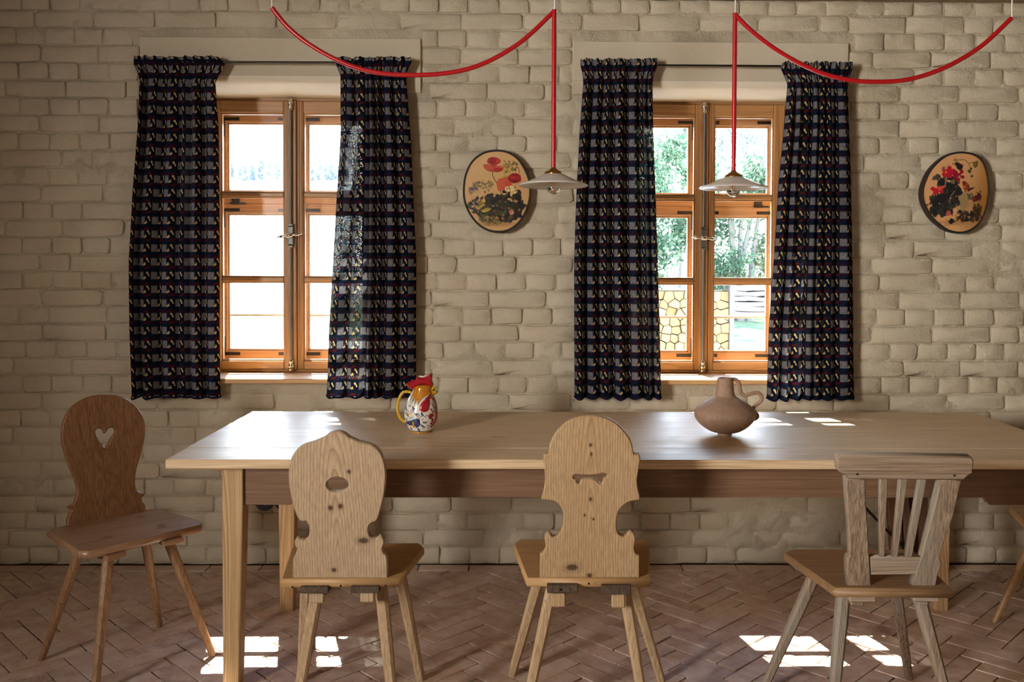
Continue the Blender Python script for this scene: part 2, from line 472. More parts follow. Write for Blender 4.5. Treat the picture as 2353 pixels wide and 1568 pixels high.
def brick_mesh(kind, seed, L, H):
    r = random.Random(seed); n = 14
    hl, hh = L / 2, H / 2
    rc = r.uniform(0.004, 0.017)
    raw = []
    for cx, cz, a0 in ((hl - rc, hh - rc, 0), (-hl + rc, hh - rc, 90), (-hl + rc, -hh + rc, 180), (hl - rc, -hh + rc, 270)):
        for k in (15, 75):
            a = math.radians(a0 + k); raw.append((cx + rc * math.cos(a), cz + rc * math.sin(a)))
    out = []
    for i in range(8):
        out.append(raw[i])
        a, b = raw[i], raw[(i + 1) % 8]
        if abs(a[0] - b[0]) > 0.05: 
            for tt in (0.36, 0.68): out.append((a[0] + (b[0] - a[0]) * tt, a[1] + (b[1] - a[1]) * tt))
    out = [(x + r.uniform(-1, 1) * 0.0030, z + r.uniform(-1, 1) * 0.0024) for x, z in out]
    n = len(out)
    vs = []
    for k, (sc_, y) in enumerate(((0.0032, 0.0004), (0.0, 0.0048), (-0.0025, 0.022))):
        for x, z in out:
            q = 0.0
            if k == 0: q = r.uniform(-0.0007, 0.0012)
            vs.append((x - math.copysign(sc_ + (r.uniform(0, .004) if k == 0 else 0), x), y + q, z - math.copysign(sc_ + (r.uniform(0, .002) if k == 0 else 0), z)))
    vs.append((r.uniform(-.02, .02), -0.0008, r.uniform(-.005, .005)))
    fs = []
    for i in range(n):
        j = (i + 1) % n
        fs.append((2 * n + i, 2 * n + j, n + j, n + i)); fs.append((n + i, n + j, j, i)); fs.append((i, j, 3 * n))
    me = bpy.data.meshes.new('brick_' + kind)
    me.from_pydata(vs, [], [f[::-1] if False else f for f in fs]); me.materials.append(M_WALL)
    me.polygons.foreach_set('use_smooth', [True] * len(fs)); me.update()
    return me, vs, fs
LS, LH, CH = 0.268, 0.134, 0.0779
BS = [brick_mesh('stretcher', 100 + i, LS - 0.0055, CH - 0.006) for i in range(12)]
BH = [brick_mesh('header', 200 + i, LH - 0.0055, CH - 0.006) for i in range(12)]

HIDE = [(300, 130, 510, 915), (755, 130, 958, 915), (1318, 135, 1518, 915), (1765, 140, 1962, 918), (560, 946, 2353, 1158),
        (140, 910, 335, 1280), (666, 995, 888, 1350), (1250, 960, 1470, 1350), (1930, 1050, 2235, 1380), (1070, 345, 1215, 535), (2120, 350, 2270, 535)]
def lay_bricks():
    items = []
    row = 0; z = 0.0
    r = random.Random(3)
    while z < CEIL - 0.01:
        head = row % 2 == 0
        L = LH if head else LS
        ph = 0.017 if head else (0.017 + 0.067 + (0.134 if row % 4 == 3 else 0.0))
        x = XL - ph - r.uniform(0, 0.02)
        while x < XR:
            l = L * r.uniform(0.955, 1.045)
            if head and r.random() < 0.05: l = LS * 0.98
            if not head and r.random() < 0.06: l = LH
            segs = [(x, x + l)]
            zc = z + CH / 2
            for k in range(2):
                a, b, zl, zh = LR[k]
                rects = [(WC[k] - OW - 0.005, WC[k] + OW + 0.005, SILL_Z - 0.025, HEAD_Z[k] + 0.05), (a - 0.004, b + 0.004, zl, zh)]
                for ra, rb, rl, rh in rects:
                    if rl - 0.02 < zc < rh + 0.015:
                        ns = []
                        for s0, s1 in segs:
                            if s1 <= ra or s0 >= rb: ns.append((s0, s1)); continue
                            if s0 < ra: ns.append((s0, ra))
                            if s1 > rb: ns.append((rb, s1))
                        segs = ns
            for s0, s1 in segs:
                if s1 - s0 > 0.035:
                    items.append((s0, s1, z + r.uniform(-0.0022, 0.0022), min(1.0, (CEIL - z) / CH), r.uniform(-0.0028, 0.0032), r.uniform(-0.006, 0.006), r.randrange(12), r.random() < 0.5))
            x += l
        z += CH; row += 1
    def score(it):
        n = 0; c = (it[0] + it[1]) / 2; 
        for u in (0.1, 0.3, 0.5, 0.7, 0.9):
            for v in (0.2, 0.5, 0.8):
                px, py = pix((it[0] + (it[1] - it[0]) * u, 0, it[2] + CH * v))
                if 0 < px < 2353 and 0 < py < 1568 and not any(a < px < c_ and b < py < d for a, b, c_, d in HIDE): n += 1
        return n / 15 * (it[1] - it[0])
    items.sort(key=score, reverse=True)
    stuff = MB()
    for k, (s0, s1, z0, hs, dy, rot, var, flip) in enumerate(items):
        l = s1 - s0
        me, vs, fs = (BS if l > 0.2 else BH)[var]
        L0 = LS if l > 0.2 else LH
        sx = l / L0 * (-1 if flip else 1) ; sx = abs(sx)
        if k < 300:
            o = bpy.data.objects.new('brick', me); COL.objects.link(o); o.parent = wall_back
            o.location = ((s0 + s1) / 2, dy, z0 + CH * hs / 2); o.scale = (sx, 1, hs); o.rotation_euler = (0, rot, 0)
        else:
            c, s = math.cos(rot), math.sin(rot)
            stuff.add([((s0 + s1) / 2 + sx * vx * c + vz * hs * s, dy + vy, z0 + CH * hs / 2 - sx * vx * s + vz * hs * c) for vx, vy, vz in vs], fs, True)
    tag(stuff.build('brickwork', M_WALL, wall_back), kind='stuff')
lay_bricks()

def lintel(k):
    x0, x1, zb, zt = LR[k]; zf = atY(WC[k] * 0 + 672, 192 if k == 0 else 198, 0).z; zk = HEAD_Z[k]
    m = MB(); f = -0.007
    ax, bx = WC[k] - OW, WC[k] + OW
    # flat ears and band
    m.box((x0, f, zf + 0.03), (x1, 0.03, zt), 0.0025)
    m.box((x0, f, zb), (ax, 0.03, zf + 0.0305), 0.0025); m.box((bx, f, zb), (x1, 0.03, zf + 0.0305), 0.0025)
    # rounded soffit
    prof = [(f, zf + 0.034), (f + 0.0008, zf + 0.026), (f + 0.004, zf + 0.016), (f + 0.010, zf + 0.008), (f + 0.020, zf + 0.002), (f + 0.036, zf - 0.003), (0.10, zf - 0.018), (YI - 0.01, zk + 0.001), (YI + 0.08, zk - 0.001)]
    n = 24; vs = []; fs = []
    for i in range(n + 1):
        x = ax + (bx - ax) * i / n
        for (y, z) in prof: vs.append((x, y, z + (0.0025 if y > 0.01 else 0) * n3(x * 6, y * 9, k)))
    q = len(prof)
    for i in range(n):
        for j in range(q - 1): fs.append((i * q + j, i * q + j + 1, (i + 1) * q + j + 1, (i + 1) * q + j))
    MB().add(vs, [g[::-1] for g in fs], True).build('window_soffit', M_SOFFIT, wall_back)
    for s in (-1, 1):   # jamb reveals
        xa = WC[k] + s * OW
        m.box((xa - 0.012, f + 0.012, SILL_Z - 0.02), (xa + 0.012, YI + 0.02, zf + 0.02), 0.004)
    m.build('lintel_plaster', M_LINTEL, wall_back)
lintel(0); lintel(1)

# ------------------------------------------------------------------ floor
def clip(poly, a, b, c):
    """keep a*x+b*y <= c"""
    out = []
    for i in range(len(poly)):
        p, q = poly[i - 1], poly[i]
        dp, dq = a * p[0] + b * p[1] - c, a * q[0] + b * q[1] - c
        if (dp <= 0) != (dq <= 0):
            t = dp / (dp - dq); out.append((p[0] + (q[0] - p[0]) * t, p[1] + (q[1] - p[1]) * t))
        if dq <= 0: out.append(q)
    return out
floor = MB().box((XL - 0.2, YB - 0.2, -0.08), (XR + 0.2, 0.03, -0.0055)).build('floor', M_JOINT)
tag(floor, 'terracotta floor of narrow bricks laid in herringbone', kind='structure')
def flat_brick(poly, z, tx, ty, r, bev=0.0014):
    cx = sum(p[0] for p in poly) / len(poly); cyy = sum(p[1] for p in poly) / len(poly)
    a = sum(poly[i - 1][0] * poly[i][1] - poly[i][0] * poly[i - 1][1] for i in range(len(poly)))
    if a < 0: poly = poly[::-1]
    n = len(poly); vs = []
    for k, (ins, h) in enumerate(((bev, 0.0), (0.0003, -0.0014), (0.0, -0.02))):
        for x, y in poly:
            dx, dy = x - cx, y - cyy; d = math.hypot(dx, dy)
            f = max(0, 1 - ins * 1.5 / d)
            vs.append((cx + dx * f, cyy + dy * f, z + h + tx * dx + ty * dy))
    fs = [tuple(range(n))]
    for k in range(2):
        for i in range(n):
            j = (i + 1) % n; fs.append((k * n + i, (k + 1) * n + i, (k + 1) * n + j, k * n + j))
    return vs, fs
def lay_floor():
    r = random.Random(11)
    L, W, g = 0.2465, 0.0785, 0.0019
    s2 = math.sqrt(0.5); X0, Y0 = -0.005, -0.30
    its = []
    for i in range(-80, 110):
        for j in range(-16, 17):
            p0 = i * W + j * L; q0 = i * W - j * L
            for (a, b, c, d) in ((p0, p0 + L, q0, q0 + W), (p0, p0 + W, q0 + W, q0 + W + L)):
                jt = lambda: r.uniform(-0.0014, 0.0014); jt2 = lambda: r.uniform(0.0015, 0.0045)
                poly = [(a + g + jt(), c + g + jt()), (b - g + jt(), c + g + jt()), (b - g + jt(), d - g + jt()), (a + g + jt(), d - g + jt())]
                poly = [((p - q) * s2 + X0, (p + q) * s2 + Y0) for p, q in poly]
                cx = sum(p[0] for p in poly) / 4; cyy = sum(p[1] for p in poly) / 4
                if cx < XL or cx > XR or cyy < YB or cyy > 0.05: continue
                cc_ = []
                for k in range(4):
                    p, q, r_ = V(poly[k - 1]), V(poly[k]), V(poly[(k + 1) % 4])
                    for d_ in ((p - q).normalized(), (r_ - q).normalized()): e_ = q + d_ * jt2(); cc_.append((e_.x, e_.y))
                poly = clip(cc_, 0, 1, -0.090)
                if len(poly) < 3: continue
                ar = abs(sum(poly[k - 1][0] * poly[k][1] - poly[k][0] * poly[k - 1][1] for k in range(len(poly)))) / 2
                if ar < 0.0004: continue
                its.append(poly)
    x = XL + 0.1
    while x < XR:
        l = 0.247 * r.uniform(0.9, 1.05)
        its.append([(x, -0.086), (x + l - 0.004, -0.086 + r.uniform(-.001, .001)), (x + l - 0.004, -0.014), (x, -0.014)]); x += l
    def sc_(poly):
        cx = sum(p[0] for p in poly) / len(poly); cyy = sum(p[1] for p in poly) / len(poly)
        if cyy < -3.2: return 0
        px, py = pix((cx, cyy, 0))
        pp = [pix((p[0], p[1], 0)) for p in poly]
        if not any(-5 < a < 2358 and b < 1575 for a, b in pp): return 0
        return abs(sum(pp[k - 1][0] * pp[k][1] - pp[k][0] * pp[k - 1][1] for k in range(len(pp))))
    its.sort(key=sc_, reverse=True)
    stuff = MB()
    for k, poly in enumerate(its):
        z = r.uniform(-0.0016, 0.0012); tx, ty = r.uniform(-.006, .006), r.uniform(-.006, .006)
        vs, fs = flat_brick(poly, z, tx, ty, r)
        if k < 300:
            o = MB().add(vs, fs).build('floor_brick', M_FLOOR, floor)
        else: stuff.add(vs, fs)
    tag(stuff.build('herringbone_paving', M_FLOOR, floor), kind='stuff')
lay_floor()

# ------------------------------------------------------------------ rest of the shell
M_FAR = plain('dim_room_plaster', (0.20, 0.17, 0.13), 0.9, spec=0.1)
M_CEIL = wood('ceiling_boards', (0.30, 0.23, 0.15), (0.25, 0.185, 0.11), (0.14, 0.09, 0.05), 'Y', rings=5, rough=0.7, seed=31)
tag(MB().box((XL - 0.2, YB - 0.2, CEIL), (XR + 0.2, 0.7, CEIL + 0.12)).build('ceiling', M_CEIL), 'pale boarded ceiling just above the frame', kind='structure')
wl = MB(); wy0, wy1, wz0, wz1 = -5.8, -4.45, 1.3, 2.43
wl.box((XL - 0.2, YB - 0.2, -0.1), (XL, wy0, CEIL + 0.02)).box((XL - 0.2, wy1, -0.1), (XL, 0.03, CEIL + 0.02)).box((XL - 0.2, wy0, -0.1), (XL, wy1, wz0)).box((XL - 0.2, wy0, wz1), (XL, wy1, CEIL + 0.02))
tag(wl.build('wall_left', M_FAR), kind='structure')
tag(MB().box((XR, YB - 0.2, -0.1), (XR + 0.2, 0.03, CEIL + 0.02)).build('wall_right', M_FAR), kind='structure')
tag(MB().box((XL, YB - 0.2, -0.1), (XR, YB, CEIL)).build('wall_front', M_FAR), kind='structure')
ev = MB().box((XL - 1, 0.62, 2.62), (XR + 1, 1.03, 2.80)).build('eave', M_REVEAL)
tag(ev, kind='structure')

# ------------------------------------------------------------------ windows
def window(k):
    xc = WC[k]; zb, zt = SILL_Z, HEAD_Z[k]
    dz = (HEAD_Z[k] - HEAD_Z[0])
    zi = lambda y: atY(672, y, YI).z + dz * (1 if y < 560 else 0.3) 
    zo = lambda y: atY(672, y, YO).z + dz * 0.8
    w = thing('window_%d' % (k + 1), (xc, YI, zb), ['pine casement window behind the left pair of curtains', 'pine casement window behind the right pair of curtains'][k], kind='structure')
    fr = MB()
    for s in (-1, 1):
        a, b = xc + s * HW, xc + s * (OW + 0.01)
        fr.box((a, YI - 0.004, zb), (b, YI + 0.055, zt), 0.003)
    fr.build('window_frame', M_WINV, w)
    fr = MB(); fr.box((xc - OW, YI + 0.0, zt - 0.012), (xc + OW, YI + 0.055, zt + 0.02), 0.003); fr.box((xc - OW, YI - 0.004, zb), (xc + OW, YI + 0.055, zb + 0.012), 0.003)
    fr.build('window_frame', M_WIN, w)
    sl_ = MB().box((xc - OW - 0.07 + 0.07, -0.032, zb - 0.022), (xc + OW, YI + 0.02, zb), 0.003)
    sl_.build('window_sill', M_SILL, w)
    # inner sashes
    gt, gb = zi(261), zi(829)
    b1, b2 = (zi(443), zi(453)), (zi(637), zi(648))
    for s in (-1, 1):
        xo = xc + s * HW
        xm = xc + (-0.038 if s < 0 else 0.053)     # glass edge at the meeting side
        xg = xo - s * 0.052                           # glass edge at the hinge side
        xmm = xc + 0.024                              # seam between the sashes
        m = MB()
        lo, hi = zb + 0.013, zt - 0.012
        for a, b in ((min(xo, xg), max(xo, xg)), (min(xm, xmm), max(xm, xmm))):
            m.box((a, YI - 0.012, lo), (b, YI + 0.03, hi), 0.004)
        sash = m.build('sash', M_WINV, w)
        a, b = min(xm, xg), max(xm, xg)
        m = MB().box((a, YI - 0.012, gt), (b, YI + 0.03, hi), 0.004).box((a, YI - 0.012, lo), (b, YI + 0.03, gb), 0.004)
        m.build('sash_rail', M_WIN, sash)
        for z0, z1 in (b1, b2):
            MB().box((a, YI - 0.008, z1), (b, YI + 0.028, z0), 0.005).build('glazing_bar', M_WIN, sash)
        bead = MB()
        for (p0, p1) in ((gt, b1[0]), (b1[1], b2[0]), (b2[1], gb)):
            for q in ((a, a + 0.006, p1, p0), (b - 0.006, b, p1, p0), (a, b, p0 - 0.006, p0), (a, b, p1, p1 + 0.006)):
                bead.box((q[0], YI - 0.002, q[2]), (q[1], YI + 0.02, q[3]), 0.002)
            MB().box((a, YI + 0.011, p1), (b, YI + 0.014, p0)).build('glass_pane', M_GLASS, sash)
        bead.build('glazing_bead', M_WIN, sash)
    # astragal and espagnolette bolt
    MB().box((xc - 0.017, YI - 0.022, zb + 0.013), (xc + 0.022, YI - 0.010, zt - 0.012), 0.004).build('astragal', M_WINV, w)
    MB().box((xc + 0.030, YI - 0.016, zb + 0.013), (xc + 0.036, YI - 0.010, zt - 0.012), 0.002).box((xc + 0.042, YI - 0.015, zb + 0.013), (xc + 0.047, YI - 0.010, zt - 0.012), 0.002).build('moulding', M_WINV, w)
    yr = YI - 0.032; zh = zi(542)
    bolt = MB(); bolt.tube([(xc, yr, zb + 0.03), (xc, yr, zh - 0.05)], 0.0062, 10).tube([(xc, yr, zh + 0.05), (xc, yr, zt - 0.03)], 0.0062, 10)
    bo = bolt.build('espagnolette', M_IRON, w)
    lb = MB().box((xc - 0.014, yr - 0.006, zh - 0.045), (xc + 0.014, YI - 0.018, zh + 0.045), 0.006).box((xc - 0.012, yr - 0.008, zh - 0.055), (xc + 0.012, YI - 0.018, zh - 0.045), 0.003).box((xc - 0.012, yr - 0.008, zh + 0.045), (xc + 0.012, YI - 0.018, zh + 0.055), 0.003)
    lb.build('lock_box', M_IRON, bo)
    kn = MB()
    for zz, sg in ((zt - 0.028, 1), (zb + 0.030, -1)):
        pr = [(0.007, -0.03), (0.011, -0.026), (0.011, -0.018), (0.008, -0.014), (0.014, -0.006), (0.015, 0.003), (0.011, 0.01), (0.009, 0.012), (0.012, 0.018), (0.008, 0.024)]
        kn.lathe([(r_, sg * h_) for r_, h_ in pr], (xc, yr, zz), 14, cap=True)
    kn.build('bolt_end', M_NICKEL, bo)
    t_ = 0.008 if k == 0 else -0.004
    h = MB(); hp = []
    for x, r_ in ((-0.058, 0.002), (-0.055, 0.0035), (-0.046, 0.003), (-0.044, 0.0075), (-0.02, 0.0058), (-0.013, 0.004), (-0.011, 0.009), (0, 0.012), (0.011, 0.009), (0.013, 0.004), (0.02, 0.0058), (0.044, 0.0075), (0.046, 0.003), (0.055, 0.0035), (0.058, 0.002)):
        hp.append((V((xc - 0.002 + x, yr - 0.022, zh + x * t_ / 0.058)), r_))
    h.tube([p for p, _ in hp], [r_ for _, r_ in hp], 12); h.tube([(xc, yr - 0.002, zh), (xc, yr - 0.022, zh)], 0.006, 10)
    h.build('handle', M_NICKEL, bo)
    # outer casements, an upper and a lower pair
    z_ = dict(ut=zo(284), ub=zo(455), tr0=zo(470), lt=zo(492), lb=zo(805), bot=zo(826), top=zo(262))
    of = MB()
    for s in (-1, 1): of.box((xc + s * (HW + 0.004), YO - 0.03, zb), (xc + s * (OW + 0.01), YO + 0.05, zt + 0.03))
    of.box((xc - OW, YO - 0.03, z_['top']), (xc + OW, YO + 0.05, zt + 0.06)).box((xc - OW, YO - 0.03, zb - 0.02), (xc + OW, YO + 0.05, z_['bot'])).box((xc - HW, YO - 0.012, z_['tr0']), (xc + HW, YO + 0.04, z_['ub']), 0.003)
    of.build('outer_frame', M_WOUT, w)
    # lining boards between both casements
    ln = MB()
    for s in (-1, 1): ln.box((xc + s * (OW - 0.012), YI + 0.05, zb), (xc + s * (OW + 0.004), YO - 0.025, zt))
    ln.box((xc - OW, YI + 0.05, zb - 0.02), (xc + OW, YO - 0.025, zb + 0.006))
    ln.build('lining_board', M_WOUT, w)
    for s in (-1, 1):
        for (lo, hi, g0, g1) in ((z_['ub'], z_['top'], z_['ub'] + 0.028, z_['ut']), (z_['bot'], z_['tr0'], z_['lb'], z_['lt'])):
            a0, a1 = xc + s * 0.002, xc + s * (HW + 0.002)
            c0, c1 = xc + s * 0.042, xc + s * (HW - 0.040)
            m = MB(); m.box((a0, YO - 0.018, lo), (c0, YO + 0.018, hi), 0.003).box((c1, YO - 0.018, lo), (a1, YO + 0.018, hi), 0.003)
            m.box((c0, YO - 0.018, g1), (c1, YO + 0.018, hi), 0.003).box((c0, YO - 0.018, lo), (c1, YO + 0.018, g0), 0.003)
            sash = m.build('outer_sash', M_WOUT, w)
            bd = MB(); a, b = min(c0, c1), max(c0, c1)
            for q in ((a, a + 0.008, g0, g1), (b - 0.008, b, g0, g1), (a, b, g1 - 0.008, g1), (a, b, g0, g0 + 0.008)):
                bd.box((q[0], YO - 0.012, q[2]), (q[1], YO + 0.01, q[3]), 0.003)
            bd.build('glazing_bead', M_WOUT, sash)
            MB().box((a, YO + 0.004, g0), (b, YO + 0.007, g1)).build('glass_pane', M_GLASS, sash)
            if lo == z_['bot']:
                zz = zo(724.5)
                MB().box((a, YO - 0.010, zz - 0.005), (b, YO + 0.022, zz + 0.005), 0.001).build('glazing_bar', M_WHITE, sash)
            ir = MB(); yi = YO - 0.0205
            for xe, sg in ((c1 + s * 0.019, -s), (c0 - s * 0.019, s)):
                for ze, sv in ((g1 + 0.018, -1), (g0 - 0.016, 1)):
                    if lo != z_['bot'] and sv == 1: continue
                    ir.box((xe - 0.0075, yi, ze - 0.0075), (xe + 0.0075, yi + 0.003, ze + 0.0075))
                    ir.box((xe, yi, ze - 0.0075), (xe + sg * 0.078, yi + 0.003, ze + 0.0075)).box((xe - 0.0075, yi, ze), (xe + 0.0075, yi + 0.003, ze + sv * 0.085))
            ir.build('corner_iron', M_DARKMETAL, sash)
        hx = xc + s * (HW - 0.085)
        MB().box((hx - 0.025, YO - 0.024, z_['tr0'] - 0.003), (hx + 0.012, YO - 0.012, z_['ub'] - 0.003), 0.002).tube([(hx - 0.03, YO - 0.024, z_['tr0'] + 0.004), (hx + 0.045, YO - 0.024, z_['tr0'] + 0.002)], 0.004, 8).build('latch', M_DARKMETAL, w)
    return w
window(0); window(1)
# ------------------------------------------------------------------ long table
TZ = 0.76
bl, br_, fl = atz(579.5, 945.6, TZ), atz(2238, 948.5, TZ), atz(380.3, 1056.4, TZ)
TX0 = (bl.x + fl.x) / 2; TX1 = br_.x; TYB = (bl.y + br_.y) / 2; TYF = fl.y
def make_table():
    t = thing('dining_table', ((TX0 + TX1) / 2, (TYF + TYB) / 2, 0), 'long pale pine dining table with shaped apron standing along the brick wall', 'table')
    n = 5; w = (TYB - TYF) / n
    for i in range(n):
        y0, y1 = TYF + i * w, TYF + (i + 1) * w
        MB().box((TX0, y0, TZ - 0.030), (TX1, y1, TZ + 0.0001 * ((i % 2) * 2 - 1)), 0.0002 if 0 < i else 0.003).build('tabletop_board', M_TABLE, t)
    lf = TYF + 0.055                                   # front face of the front legs
    lx0 = atY(510, 1100, lf).x; lx1 = atY(557.5, 1100, lf).x
    zap = lambda y, Y: atY(1300, y, Y).z
    def leg(xa, xb, ya, yb, sx, sy):
        # inner faces taper; outer corner stays plumb
        k = 0.014
        top = [(xa, ya), (xb, ya), (xb, yb), (xa, yb)]
        bx0, bx1 = (xa, xb - k) if sx < 0 else (xa + k, xb)
        by0, by1 = (ya, yb - k) if sy < 0 else (ya + k, yb)
        bot = [(bx0, by0), (bx1, by0), (bx1, by1), (bx0, by1)]
        vs = []; c = 0.003
        for (poly, z) in ((top, TZ - 0.031), (top, TZ - 0.15), (bot, 0.0)):
            for i in range(4):
                p, q, r = V(poly[i - 1]), V(poly[i]), V(poly[(i + 1) % 4])
                for d in ((p - q).normalized(), (r - q).normalized()):
                    e = q + d * c; vs.append((e.x, e.y, z))
        fs = [(k * 8 + i, k * 8 + (i + 1) % 8, (k + 1) * 8 + (i + 1) % 8, (k + 1) * 8 + i) for k in range(2) for i in range(8)]
        fs += [tuple(range(8)), tuple(range(23, 15, -1))]
        return MB().add(vs, [f[::-1] for f in fs]).build('leg', M_TLEG, t)
    th = 0.066; lb0 = atz(664, 1409, 0).y
    rx0 = atY(2359, 1100, lf + th).x; rx1 = rx0 + (lx1 - lx0); qx1 = atY(2183, 1390, lb0).x; qx0 = qx1 - (lx1 - lx0)
    leg(lx0, lx1, lf, lf + th, -1, -1); leg(rx0, rx1, lf, lf + th, 1, -1)
    leg(lx0, lx1, lb0, lb0 + th, -1, 1); leg(qx0, qx1, lb0, lb0 + th, 1, 1)
    def apron(Y, thick, front=True):
        zt = TZ - 0.0305; zd = zap(1161, lf + 0.012); zm = zap(1144, lf + 0.012)
        xs = atY(672, 1150, lf + 0.012).x - lx1
        a, b = lx1, rx0
        og = [(0.0, 0.0), (0.012, 0.0), (0.020, 0.006), (0.024, 0.015), (0.028, 0.021), (0.036, 0.0245)]
        hgt = zm - zd
        L = [(a, zd)] + [(a + xs - 0.02 + u, zd + v / 0.0245 * hgt) for u, v in og] + [(b - xs + 0.02 - u, zd + v / 0.0245 * hgt) for u, v in og[::-1]] + [(b, zd), (b, zt), (a, zt)]
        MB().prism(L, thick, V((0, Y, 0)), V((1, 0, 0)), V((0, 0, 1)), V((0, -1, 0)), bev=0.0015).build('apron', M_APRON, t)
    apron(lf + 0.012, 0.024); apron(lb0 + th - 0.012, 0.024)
    for xa in (lx0 + 0.012, rx1 - 0.036):
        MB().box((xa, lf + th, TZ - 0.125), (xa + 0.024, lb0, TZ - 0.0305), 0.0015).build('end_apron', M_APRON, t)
    # scrolled bracket under the overhang on each end
    for s, xe in ((-1, lx0), (1, rx1)):
        pr = [(0, -0.0305), (0.100, -0.0305), (0.099, -0.040), (0.094, -0.049), (0.084, -0.0555), (0.072, -0.056), (0.0695, -0.062), (0.064, -0.068), (0.056, -0.071), (0, -0.071)]
        MB().prism([(s * x, z) for x, z in pr], 0.05, V((xe, lf + 0.10, TZ)), V((1, 0, 0)), V((0, 0, 1)), V((0, -1, 0)), bev=0.002).build('bracket', M_SILL, t)
        MB().prism([(s * x, z) for x, z in pr], 0.05, V((xe, lb0 - 0.03, TZ)), V((1, 0, 0)), V((0, 0, 1)), V((0, -1, 0)), bev=0.002).build('bracket', M_SILL, t)
    return t
make_table()

# ------------------------------------------------------------------ chairs
SZ, ST = 0.45, 0.027
kn2 = [(atY(600 + x / 2.579, 960 + y / 2.579, -1.47), a, b) for x, y, a, b in ((532, 308, .005, .005), (415, 530, .0065, .007), (475, 520, .006, .007), (605, 733, .0135, .0085), (423, 918, .0065, .006))]
kn3 = [(atY(1130 + x / 2.4976, 940 + y / 2.4976, -1.45), a, b) for x, y, a, b in ((460, 908, .016, .009), (561, 957, .0065, .006), (560, 182, .004, .005), (565, 235, .003, .005), (563, 500, .004, .005), (530, 595, .003, .004), (580, 618, .003, .004))]
OAK = wood('dark_oak', (0.27, 0.135, 0.062), (0.20, 0.09, 0.037), (0.075, 0.03, 0.012), 'Z', rings=8, rough=0.42, spec=0.45, seed=21, fine=0.6, bump=0.4, along=0.35, across=9)
OAKS = wood('dark_oak_seat', (0.34, 0.20, 0.115), (0.26, 0.14, 0.072), (0.10, 0.048, 0.022), 'X', rings=14, rough=0.30, spec=0.65, seed=22, fine=0.5, bump=0.35, rot=(0, 0, math.radians(-43)), along=0.3, across=9)
OAKL = wood('worn_oak_leg', (0.34, 0.20, 0.10), (0.24, 0.125, 0.058), (0.09, 0.04, 0.018), 'Z', rings=8, rough=0.5, seed=23, fine=0.6, bump=0.4, along=0.3, across=14)
PINE = wood('greyed_pine_board', (0.52, 0.40, 0.265), (0.34, 0.225, 0.125), (0.075, 0.04, 0.024), 'Z', rings=34, rough=0.62, spec=0.3, seed=41.3, fine=0.30, bump=0.3, along=0.08, across=5.0, spots=kn2, cone=(atY(778, 1200, -1.45).x, atY(778, 1275, -1.45).z, 0.11, 125))
PINE2 = wood('honey_pine_board', (0.50, 0.355, 0.205), (0.33, 0.20, 0.095), (0.075, 0.04, 0.02), 'Z', rings=34, rough=0.6, spec=0.3, seed=52.7, fine=0.30, bump=0.3, along=0.08, across=5.2, spots=kn3, cone=(atY(1355, 1200, -1.45).x, atY(1355, 1245, -1.45).z, 0.07, 135))
PSEAT = wood('orange_pine_seat', (0.50, 0.32, 0.15), (0.40, 0.23, 0.10), (0.18, 0.08, 0.025), 'X', rings=8, rough=0.45, spec=0.4, seed=33, fine=0.35, knots=0.5, bump=0.3, along=0.25, across=7)
PLEG = wood('pine_leg', (0.50, 0.37, 0.225), (0.37, 0.24, 0.125), (0.17, 0.085, 0.04), 'Z', rings=9, rough=0.6, seed=35, fine=0.4, bump=0.35, along=0.3, across=14)
GREY = wood('weathered_oak', (0.36, 0.265, 0.185), (0.27, 0.185, 0.12), (0.09, 0.055, 0.035), 'Z', rings=9, rough=0.7, spec=0.2, seed=61, fine=0.85, bump=0.9, along=0.25, across=11, grey=(0.27, 0.235, 0.19))
GREYX = wood('weathered_oak_rail', (0.38, 0.285, 0.20), (0.30, 0.21, 0.14), (0.10, 0.062, 0.04), 'X', rings=8, rough=0.7, spec=0.2, seed=64, fine=0.8, bump=0.7, along=0.25, across=12, grey=(0.33, 0.28, 0.225))
GSEAT = wood('weathered_seat', (0.33, 0.20, 0.10), (0.25, 0.14, 0.068), (0.09, 0.045, 0.022), 'X', rings=6, rough=0.5, spec=0.4, seed=66, fine=0.55, bump=0.5, along=0.25, across=8)
CLEAT = wood('dark_cleat', (0.11, 0.075, 0.05), (0.07, 0.045, 0.03), (0.025, 0.015, 0.01), 'Y', rings=6, rough=0.75, seed=71, fine=0.7, bump=0.8)

def px_pts(pts, s, ox, oy): return [(ox + x / s, oy + y / s) for x, y in pts]
OCT = [(math.cos(math.radians(a)), math.sin(math.radians(a))) for a in (22.5, 67.5, 112.5, 157.5, 202.5, 247.5, 292.5, 337.5)]
SQ = [(0.98, 0.52), (0.52, 0.98), (-0.52, 0.98), (-0.98, 0.52), (-0.98, -0.52), (-0.52, -0.98), (0.52, -0.98), (0.98, -0.52)]
def leg(ch, top, foot, mat, r0=0.0175, r1=0.0125, sq=OCT, zt=0.434):
    a = atz(*top, zt); b = atz(*foot, 0.0)
    if len(top) == 3: a = V(top)
    pts = [a + (b - a) * f for f in (0, 0.3, 0.97, 1.0)]
    return MB().tube(pts, [r0, r0 * 0.97, r1 * 1.04, r1 * 0.9], 8, sq=sq, smooth=False).build('leg', mat, ch)
def seat(ch, px, mat, bev=0.006, extra=1):
    L = [(p.x, p.y) for p in (atz(x, y, SZ) for x, y in px)]
    return MB().prism(L, ST, V((0, 0, SZ)), V((1, 0, 0)), V((0, 1, 0)), V((0, 0, 1)), bev=bev).build('seat', mat, ch)
def back_plane(px, py, yaw_, lean):
    O = atz(px, py, SZ)
    U = V((math.cos(yaw_), math.sin(yaw_), 0)); N0 = V((math.sin(yaw_), -math.cos(yaw_), 0))
    return O, U, N0, lean
